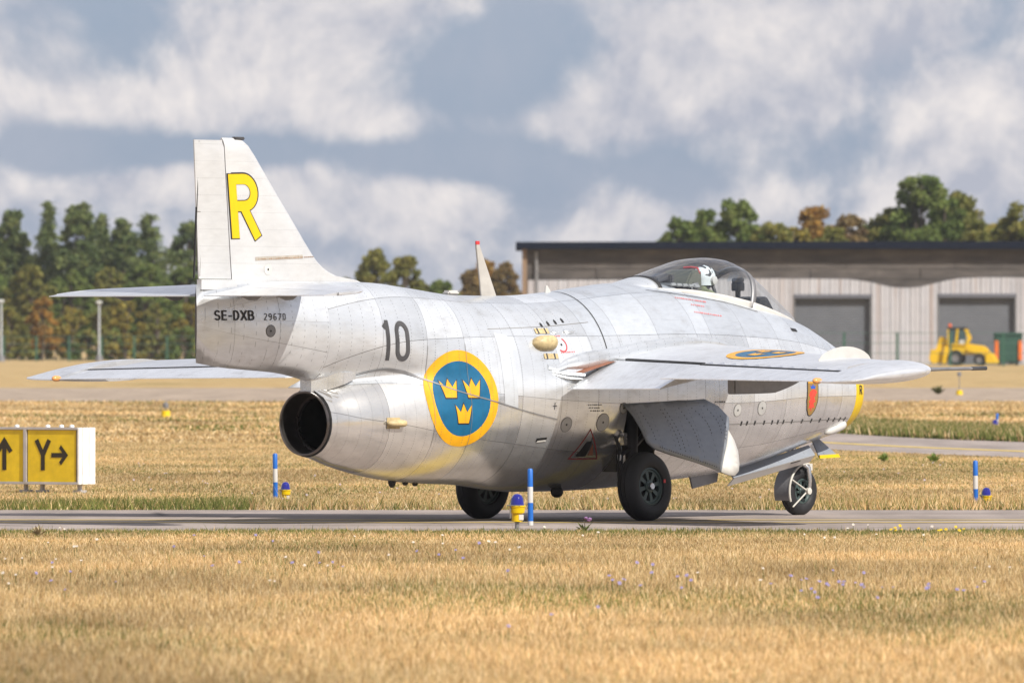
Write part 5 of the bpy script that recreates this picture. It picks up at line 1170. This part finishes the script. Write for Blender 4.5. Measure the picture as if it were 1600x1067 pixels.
# ------------------------------------------------------------------ trees
def leaf_mat(name, translucent=.38, rough=.7):
    t = NT(name); a = t.n('ShaderNodeAttribute', attribute_name='tint'); t.p(color=a.outputs['Color'], rough=rough, spec=.2)
    tr = t.n('ShaderNodeBsdfTranslucent'); t.L.new(a.outputs['Color'], tr.inputs[0]); mx = t.n('ShaderNodeMixShader'); mx.inputs[0].default_value = translucent
    t.L.new(t.b.outputs[0], mx.inputs[1]); t.L.new(tr.outputs[0], mx.inputs[2]); t.L.new(mx.outputs[0], t.N['Material Output'].inputs[0]); return t.mat
M['leaf'] = leaf_mat('foliage'); M['grass'] = leaf_mat('grass_blades', .22, .8); M['bark'] = plain('bark', (.11, .085, .065), .9, 0, .3, 2)
def np_mesh(name, V, F, tint, mat, parent=None):
    """V (n,3) float, F (m,k) int, tint (m,3)"""
    me = bpy.data.meshes.new(name); m_, k = F.shape
    me.vertices.add(len(V)); me.vertices.foreach_set('co', V.astype(np.float32).ravel()); me.loops.add(m_ * k); me.loops.foreach_set('vertex_index', F.astype(np.int32).ravel())
    me.polygons.add(m_); me.polygons.foreach_set('loop_start', np.arange(0, m_ * k, k, dtype=np.int32)); me.update(calc_edges=True)
    at = me.attributes.new('tint', 'FLOAT_COLOR', 'FACE'); c = np.ones((m_, 4), np.float32); c[:, :3] = tint; at.data.foreach_set('color', c.ravel())
    return obj(name, me, mat, parent)
def leaves(centres, size, rs, flat=.0):
    """one rhomb per centre, random facing"""
    n = len(centres); u = rs.normal(size=(n, 3)); u[:, 2] *= (1 - flat); u /= np.linalg.norm(u, axis=1)[:, None]; w = np.cross(u, rs.normal(size=(n, 3))); w /= np.linalg.norm(w, axis=1)[:, None]
    s_ = (size * rs.uniform(.6, 1.3, n))[:, None]; V = np.stack([centres - u * s_ * .5, centres + w * s_ * .3, centres + u * s_ * .5, centres - w * s_ * .3], 1).reshape(-1, 3)
    return V, np.arange(4 * n).reshape(n, 4)
TREE_COL = {'spruce': [(0.096, 0.137, 0.048), (0.144, 0.191, 0.067), (0.216, 0.247, 0.085)], 'green': [(0.106, 0.154, 0.040), (0.163, 0.221, 0.055), (0.221, 0.259, 0.074)], 'olive': [(0.163, 0.176, 0.044), (0.230, 0.230, 0.059), (0.298, 0.269, 0.074)],
            'yellow': [(0.288, 0.250, 0.055), (0.403, 0.317, 0.064), (0.230, 0.211, 0.055)], 'orange': [(0.384, 0.202, 0.046), (0.288, 0.192, 0.055), (0.480, 0.269, 0.055)], 'brown': [(0.250, 0.163, 0.074), (0.192, 0.154, 0.064), (0.307, 0.211, 0.083)]}
tree_n = [0]
def tree(px, ptop, wpx, kind, shape, Y, label, group, name=None):
    tree_n[0] += 1; rs = np.random.RandomState(100 + tree_n[0]); k = FPX / Y; x = (px - 800) / k; h = CAM_H + (530 - ptop) / k; w = wpx / k / 2
    nm = name or {'cone': 'spruce_tree', 'round': 'broadleaf_tree', 'bush': 'bush'}[shape]
    e = empty(nm, (x, Y, 0)); tag(e, label, 'bush' if shape == 'bush' else 'tree', group); cols = np.array(TREE_COL[kind]); P = []; T = []
    tr = MB(); b0 = .02 * h
    tr.tube([(0, 0, -.1), (rs.uniform(-.1, .1), 0, h * .3), (rs.uniform(-.25, .25), 0, h * .65), (0, 0, h * .96)], [.022 * h, .018 * h, .011 * h, .003 * h], 8)
    if shape == 'cone':
        nl = 22; ph = rs.uniform(0, 6.28); lobe = rs.uniform(.15, .4); top2 = rs.rand() < .4; ofs = rs.uniform(-.5, .5); pw = rs.uniform(.55, .95)
        for i in range(nl):
            t = (i + .5) / nl; zc = h * (.14 + .85 * t); rr = w * (2.0 * (1 - t) ** pw + .10) * rs.uniform(.55, 1.3); nb = max(4, int(16 * (1 - t) + 4))
            for j in range(nb):
                an = rs.uniform(0, 2 * math.pi); r2 = rr * rs.uniform(.4, 1.15) * (1 + lobe * math.sin(an * 2 + ph + t * 5)); tip = np.array([math.cos(an) * r2, math.sin(an) * r2, zc - r2 * .16 + rs.normal() * .12])
                if rs.rand() < .25 and t < .9: tr.tube([(0, 0, zc), tuple(tip)], [.05, .012], 5)
                nn = int(36 + 46 * (1 - t)); s_ = rs.uniform(.25, 1.0, nn)[:, None]; q = np.array([0, 0, zc]) * (1 - s_) + tip * s_ + rs.normal(size=(nn, 3)) * np.array([.26, .26, .24]) * (.7 + .7 * (1 - t)); P.append(q + np.array([ofs * t, 0, 0])); T.append(np.full(nn, rs.rand()))
        P.append(np.stack([ofs + rs.normal(size=60) * .08, rs.normal(size=60) * .08, h * rs.uniform(.9, 1.0, 60)], 1)); T.append(np.full(60, .5)); sz = .36
    else:
        nc = 120 if shape == 'round' else 44; z0 = .10 if shape == 'round' else .0
        for i in range(nc):
            an = rs.uniform(0, 2 * math.pi); t = rs.uniform(0, 1) ** .8; zz = h * (z0 + (1 - z0) * t * .95); env = math.sin(math.pi * min(1, .16 + .80 * t)) ** .6 if shape == 'round' else math.sqrt(max(0.02, 1 - t ** 2.2))
            r2 = w * env * 1.06 * math.sqrt(rs.uniform(.12, 1.0)); c = np.array([math.cos(an) * r2, math.sin(an) * r2, zz]); cr = (.075 + .10 * rs.rand()) * max(w, h * .34) * (1.0 - .35 * t)
            if rs.rand() < .4: tr.tube([(0, 0, zz * .62), tuple(c)], [.07, .015], 5)
            nn = int(130 * (cr / .9) ** 1.4 + 58); d = rs.normal(size=(nn, 3)); d /= np.linalg.norm(d, axis=1)[:, None]; q = c + d * (cr * rs.uniform(.12, 1.45, nn) ** .8)[:, None] * np.array([1.05, 1.05, .82]); q[:, 2] = np.minimum(q[:, 2], h); q = q[q[:, 2] > .05]; P.append(q); T.append(np.full(len(q), rs.rand()))
        sz = .42
    tr.build('trunk', M['bark'], e, smooth=60)
    P = np.concatenate(P); T = np.concatenate(T); V, F = leaves(P, sz, rs); t = np.clip(T + rs.normal(size=len(P)) * .22, 0, .999) * 2; i0 = np.floor(t).astype(int); f = (t - i0)[:, None]; tint = cols[i0] * (1 - f) + cols[np.minimum(i0 + 1, 2)] * f
    tint = tint * rs.uniform(.75, 1.25, len(P))[:, None]; np_mesh('crown', V, F, tint, M['leaf'], e)
    return e
g1, g2, g3, g4 = 'conifers of the wood on the left', 'bushes in front of the left wood', 'trees behind the jet spine', 'trees behind the depot'
for px, pt_, w_, lab in ((-28, 345, 74, 'spruce cut by the left picture edge'), (22, 325, 62, 'dark spruce nearest the left picture edge, behind the bushes'), (76, 316, 64, 'tall dark spruce second from the left edge'), (122, 311, 58, 'tallest spruce of the left wood'),
                         (166, 334, 40, 'slim spruce right of the tallest one in the left wood'), (191, 336, 36, 'slim spruce beside a gap of sky in the left wood'), (236, 334, 84, 'broad spruce just left of the fin'), (296, 342, 66, 'spruce partly hidden by the rudder'), (352, 372, 70, 'spruce hidden behind the fin')):
    pine = px in (22, 122, 191, 296); tree(px, pt_, w_ * (1.15 if pine else 1.0), 'spruce', 'round' if pine else 'cone', 985 + rnd.uniform(-12, 12), lab.replace('spruce', 'pine') if pine else lab, g1, 'pine_tree' if pine else None)
for px, pt_, w_, kd, lab in ((-10, 425, 70, 'green', 'green bush at the left picture edge below the spruces'), (48, 412, 80, 'olive', 'olive tree below the two leftmost spruces'), (110, 420, 84, 'green', 'green tree below the tallest spruce'), (172, 415, 74, 'olive', 'olive tree below the slim spruces'), (228, 408, 86, 'green', 'green tree below the broad spruce'), (290, 415, 90, 'green', 'green tree beside the rudder edge'), (350, 430, 80, 'green', 'green tree hidden behind the tail boom')):
    tree(px, pt_, w_, kd, 'round', 962 + rnd.uniform(-8, 8), lab, g2)
for px, pt_, w_, kd, lab in ((14, 478, 70, 'olive', 'olive bush at the foot of the wood, far left'), (66, 462, 60, 'orange', 'orange autumn bush at the foot of the left wood'), (112, 476, 66, 'yellow', 'yellow bush left of the lamp post'), (152, 482, 60, 'olive', 'olive bush behind the lamp post'), (196, 466, 70, 'yellow', 'yellow green bush right of the lamp post'), (246, 474, 76, 'olive', 'olive bush under the tailplane'), (300, 470, 70, 'yellow', 'yellow green bush beside the tail boom'), (32, 508, 70, 'olive', 'low olive bush at the fence, far left'), (88, 512, 66, 'olive', 'low olive bush at the fence below the orange one'), (180, 512, 70, 'green', 'low green bush at the fence right of the lamp post'), (232, 514, 70, 'olive', 'low olive bush at the fence above the left wing'), (286, 510, 66, 'green', 'low green bush at the fence near the boom'), (136, 514, 56, 'green', 'low green bush at the foot of the lamp post'), (-20, 500, 60, 'olive', 'low bush cut by the left picture edge')):
    tree(px, pt_, w_, kd, 'bush', 938 + rnd.uniform(-10, 10), lab, g2)
for px, pt_, w_, kd, lab in ((545, 432, 60, 'olive', 'low tree at the root of the fin fairing'), (585, 384, 56, 'olive', 'taller pointed tree behind the jet spine'), (632, 396, 74, 'olive', 'broad olive tree behind the jet spine'), (690, 436, 60, 'green', 'low green tree behind the spine lamp'), (735, 418, 44, 'brown', 'brown autumn tree left of the aerial blade'), (758, 402, 50, 'orange', 'orange brown tree behind the aerial blade'), (788, 408, 56, 'brown', 'brownish tree beside the depot corner'), (660, 440, 60, 'olive', 'low olive tree between the two behind the spine')):
    tree(px, pt_, w_, kd, 'round', 905 + rnd.uniform(-20, 20), lab, g3)
for px, pt_, w_, kd, lab in ((1062, 334, 58, 'green', 'leftmost green tree above the depot roof'), (1104, 322, 50, 'green', 'green tree with a bushy top above the canopy'), (1152, 307, 70, 'green', 'taller green tree above the windscreen'), (1208, 342, 80, 'olive', 'low yellow green tree above the depot roof'), (1272, 320, 58, 'orange', 'orange autumn tree above the depot roof'), (1326, 330, 66, 'brown', 'brown green tree right of the orange one'), (1384, 322, 64, 'olive', 'olive tree left of the tallest one above the roof'), (1440, 267, 106, 'green', 'tallest broad tree above the depot roof'), (1500, 292, 62, 'olive', 'olive tree leaning on the tallest one, right side'), (1556, 344, 60, 'yellow', 'low yellow tree near the right picture edge'), (1598, 312, 84, 'olive', 'autumn tree cut by the right picture edge'), (1085, 352, 70, 'olive', 'low olive tree between the two leftmost above the roof'), (1180, 348, 70, 'green', 'low green tree just right of the taller one above the windscreen'), (1240, 350, 70, 'yellow', 'low yellow tree left of the orange one above the roof'), (1300, 346, 60, 'olive', 'low olive tree between orange and brown ones above the roof'), (1356, 346, 60, 'green', 'low green tree left of the olive one above the roof'), (1412, 318, 70, 'green', 'green shoulder tree at the left of the tallest one'), (1476, 306, 80, 'green', 'green shoulder tree at the right of the tallest one'), (1530, 340, 60, 'olive', 'low olive tree above the digger')):
    tree(px, pt_, w_ * 1.3, kd, 'round', 838 + rnd.uniform(-12, 12), lab, g4)

# ------------------------------------------------------------------ grass
HAY = np.array([(.56, .40, .195), (.63, .475, .25), (.48, .325, .15), (.69, .545, .33), (.38, .26, .125)]); GRN = np.array([(.15, .17, .045), (.20, .20, .06), (.10, .125, .035)])
def grass(name, label, y0, y1, n, hmin, hmax, wid, green, seed, spread=1.32, hf=None, near_pow=1.0, kind='stuff'):
    rs = np.random.RandomState(seed); u = rs.uniform(size=n); Y = y0 + (y1 - y0) * u ** near_pow; X = rs.uniform(-1, 1, n) * (Y * .0475 * spread + .8)
    # clumping: tufts
    cx = np.round(X / .16 + rs.normal(size=n) * .25) * .16; cy = np.round(Y / .2 + rs.normal(size=n) * .25) * .2; m = rs.uniform(size=n) < .6
    X = np.where(m, cx + rs.normal(size=n) * .035, X); Y = np.where(m, cy + rs.normal(size=n) * .04, Y)
    px = 800 + X / Y * FPX; py = 530 + CAM_H * FPX / Y; tp_ = np.interp(px, CT[:, 0], CT[:, 1]); bt_ = np.interp(px, CT[:, 0], CT[:, 2]); ok = ~((px > 560) & (py > tp_) & (py < bt_)) & ~((Y > T0 + .3) & (Y < T1 - .3))
    X, Y = X[ok], Y[ok]; n = len(X)
    pt_h = fbm(X * .9, Y * .35, 11); pt_g = fbm(X * .35 + 40, Y * .12, 23); pt_d = np.clip((fbm(X * .42 + 9, Y * .20 + 5, 31) - .5) * 1.7 + .5, 0, 1)
    h = (hmin + (hmax - hmin) * rs.uniform(size=n) ** 1.6) * (.55 + .9 * pt_h); h = h * (hf(Y) if hf else 1.0); tall = rs.uniform(size=n) < .015; h = np.where(tall, h * 1.9, h); an = rs.uniform(0, 2 * math.pi, n); ln = rs.uniform(.1, .75, n) * h; wv = wid * rs.uniform(.6, 1.4, n)
    wa = rs.uniform(-.7, .7, n); bx, by = np.cos(wa) * wv / 2, np.sin(wa) * wv / 2; z = np.zeros(n)
    V = np.stack([np.stack([X - bx, Y - by, z], 1), np.stack([X + bx, Y + by, z], 1), np.stack([X + np.cos(an) * ln, Y + np.sin(an) * ln, h], 1)], 1).reshape(-1, 3)
    gp = green(X, Y, pt_g); isg = rs.uniform(size=n) < gp; tint = HAY[rs.randint(0, 5, n)]; tint[isg] = GRN[rs.randint(0, 3, isg.sum())]
    k = (.64 + .72 * pt_d) * rs.uniform(.84, 1.16, n); tint = tint * k[:, None]; red = np.clip((pt_d - .55) * 1.2, 0, .25)[:, None]; tint = tint * (1 - red * np.array([0.05, .22, .3]))
    o = np_mesh(name, V, np.arange(3 * n).reshape(n, 3), tint, M['grass']); return tag(o, label, 'grass', None, kind)
CT = np.array([(p, ft(p)[0], fb_(p)[0]) for p in np.linspace(560, 2100, 200).tolist()])
def edge_g(e0, e1): return lambda x, y, p: np.clip(.04 + .9 * np.exp(-((y - e0) / e1) ** 2) + np.clip((p - .56) * 2.2, 0, .35), 0, .75)
grass('dry_grass', 'dry golden grass in the foreground before the taxiway', 54.5, 102.6, 700000, .02, .075, .0085, edge_g(103.2, 2.2), 1, hf=lambda y: np.clip((104.5 - y) / 14, .30, 1.0))
grass('verge_grass', 'greenish grass along the near taxiway edge', 100.2, 103.2, 70000, .012, .05, .008, edge_g(102.6, 1.6), 2)
grass('field_grass', 'dry grass between the taxiway and the second taxiway', 116.3, 192, 420000, .012, .040, .010, lambda x, y, p: np.clip(.13 + .30 * np.exp(-((y - 117) / 3.0) ** 2) + np.clip((p - .54) * 2.2, 0, .3), 0, .6), 3)
grass('far_verge_grass', 'taller grass along the far taxiway edge', 116.2, 119.0, 60000, .03, .13, .011, lambda x, y, p: np.where(x < -2.8, .85, .34) + 0 * p, 4)  # left part greener and darker: the wing's shade put into the blade colour
grass('distant_grass', 'dry grass towards the far runway', 192, 318, 120000, .02, .07, .05, lambda x, y, p: np.clip((p - .50) * 2.5, 0, .5), 5)
def verge2():
    rs = np.random.RandomState(8); n = 42000; px = rs.uniform(1280, 1760, n); py = np.array([ft(float(p))[0] for p in px]) - rs.uniform(0, 1, n) ** 1.3 * 17; Y = CAM_H * FPX / (py - 530); X = (px - 800) / FPX * Y; h = rs.uniform(.05, .22, n); an = rs.uniform(0, 6.28, n); b_ = .02
    V = np.stack([np.stack([X - b_, Y, 0 * h], 1), np.stack([X + b_, Y, 0 * h], 1), np.stack([X + np.cos(an) * h * .4, Y + np.sin(an) * h * .4, h], 1)], 1).reshape(-1, 3); isg = rs.uniform(size=n) < .72; t = HAY[rs.randint(0, 5, n)]; t[isg] = GRN[rs.randint(0, 3, isg.sum())] * 1.05
    tag(np_mesh('green_verge_grass', V, np.arange(3 * n).reshape(n, 3), t * rs.uniform(.7, 1.2, n)[:, None], M['grass']), 'green grass behind the second taxiway on the right', 'grass', None, 'stuff')
verge2()
# wild flowers
def flowers(name, label, pts, colr, size, hgt, seed):
    rs = np.random.RandomState(seed); V = []; F = []; T = []
    for (x, y) in pts:
        h = hgt * rs.uniform(.7, 1.3); s_ = size * rs.uniform(.7, 1.3); n0 = len(V); tl = rs.uniform(.3, 1.1); az = rs.uniform(-.6, .6)
        U = np.array([math.cos(az), math.sin(az), 0]); W_ = np.array([-math.sin(az) * math.cos(tl), math.cos(az) * math.cos(tl), math.sin(tl)]); c = np.array([x, y, h])
        for j in range(6):
            q = j * math.pi / 3; d = U * math.cos(q) + W_ * math.sin(q); e_ = U * math.cos(q + 1.57) + W_ * math.sin(q + 1.57); n0 = len(V); V += [c, c + d * s_ * .6 + e_ * s_ * .28, c + d * s_ - .0 * e_, c + d * s_ * .6 - e_ * s_ * .28]; F.append((n0, n0 + 1, n0 + 2, n0 + 3)); T.append(np.array(colr) * rs.uniform(.8, 1.2))
        n0 = len(V); V += [np.array([x - .003, y, 0]), np.array([x + .003, y, 0]), np.array([x + .002, y, h]), np.array([x - .002, y, h])]; F.append((n0, n0 + 1, n0 + 2, n0 + 3)); T.append(np.array((.10, .13, .04)))
    tag(np_mesh(name, np.array(V), np.array(F), np.array(T), M['grass']), label, 'flowers', None, 'stuff')
rf = random.Random(5)
def spots(lst, sx, sy, n): return [ground_at(px + rf.gauss(0, sx), max(836, py + rf.gauss(0, sy))) for (px, py) in lst for _ in range(n)]
flowers('violet_flowers', 'small violet flowers scattered in the foreground grass', spots([(1240, 940), (1290, 935), (1390, 935), (1330, 925)], 30, 7, 6) + spots([(985, 912), (1075, 928), (1020, 925), (945, 915)], 22, 10, 3) + spots([(340, 875), (280, 885), (150, 918), (90, 915), (450, 895), (560, 900), (640, 880), (760, 900), (1460, 925), (1560, 935), (880, 980)], 40, 14, 3), (.30, .27, .52), .015, .10, 1)
flowers('white_flowers', 'small white flowers scattered in the foreground grass', spots([(110, 890), (30, 905), (120, 855), (450, 910)], 25, 10, 5) + spots([(1145, 914), (800, 880), (1380, 836), (1430, 840), (1555, 900), (1300, 850), (600, 860), (700, 850), (950, 850)], 45, 10, 3), (.72, .66, .58), .015, .09, 2)
flowers('yellow_flowers', 'small yellow flowers at the taxiway edge on the right', spots([(1395, 836), (1415, 837), (1470, 838), (1505, 836)], 8, 2, 3), (.80, .55, .02), .018, .07, 3)
rf2 = random.Random(9)
flowers('field_flowers', 'pale and violet flowers in the grass behind the taxiway', [ground_at(rf2.uniform(200, 1600), rf2.uniform(725, 790)) for _ in range(90)], (.50, .42, .46), .014, .07, 4)
# single weeds
def weed(px, py, h, n, lab, colr=(.10, .17, .045), flower=None, flat=.5):
    x, y = ground_at(px, py); e = empty('weed_plant', (x, y, 0)); tag(e, lab, 'weed'); rs = np.random.RandomState(int(px)); V = []; F = []; T = []
    for i in range(n):
        an = rs.uniform(0, 6.28); el = rs.uniform(.2, 1.35) if flat < .6 else rs.uniform(.15, .8); L_ = h * rs.uniform(.6, 1.15); d = np.array([math.cos(an) * math.cos(el), math.sin(an) * math.cos(el), math.sin(el)]); s_ = np.array([-math.sin(an), math.cos(an), 0]) * L_ * .10; n0 = len(V); mid = d * L_ * .55 + np.array([0, 0, L_ * .06]); tip = d * L_ - np.array([0, 0, L_ * .10])
        V += [np.zeros(3), mid + s_, tip, mid - s_]; F.append((n0, n0 + 1, n0 + 2, n0 + 3)); T.append(np.array(colr) * rs.uniform(.7, 1.35))
    np_mesh('leaf_tuft', np.array(V), np.array(F), np.array(T), M['grass'], e)
    b = MB(); b.tube([(0, 0, 0), (.01, 0, h * .6), (.0, 0, h * 1.0)], [.006, .004, .003], 6); b.build('stem', M['bark'], e)
    if flower is not None:
        for j in range(4):
            b = MB(); b.lathe([(0, .001), (.005, .016), (.02, .02), (.03, .001)], (rs.uniform(-.06, .06), 0, h * rs.uniform(.75, 1.1)), (0, 0, 1), 8); b.build('flower_head', flower, e, smooth=60)
weed(912, 831, .12, 26, 'thistle with violet heads at the near taxiway edge before the main wheel', (.20, .24, .11), plain('thistle_violet', (.30, .16, .34), .8), .4)
weed(1381, 721, .16, 60, 'left one of two leafy green weeds beside the second taxiway', (.24, .32, .09)); weed(1459, 722, .16, 60, 'right one of two leafy green weeds beside the second taxiway', (.25, .33, .09))
weed(60, 838, .12, 60, 'pale tall weed at the near taxiway edge, far left', (.46, .38, .24), None, .4); weed(1466, 616, .34, 60, 'dark little bush at the edge of the far runway', (.14, .15, .06), None, .4)
# ------------------------------------------------------------------ summer air over the field
hz = MB(); hz.box((0, 700, 19.0), (900, 1500, 40.0)); hz_o = hz.build('haze', None if False else bpy.data.materials.new('haze_air'))
hm = hz_o.data.materials[0]; hm.use_nodes = True; hm.node_tree.nodes.clear()
ho = hm.node_tree.nodes.new('ShaderNodeOutputMaterial'); hv = hm.node_tree.nodes.new('ShaderNodeVolumePrincipled'); hv.inputs['Color'].default_value = (.86, .90, .96, 1); hv.inputs['Density'].default_value = 0.00006; hv.inputs['Anisotropy'].default_value = 0.0
hm.node_tree.links.new(hv.outputs[0], ho.inputs['Volume']); tag(hz_o, 'thin summer haze over the airfield', 'haze', None, 'stuff')
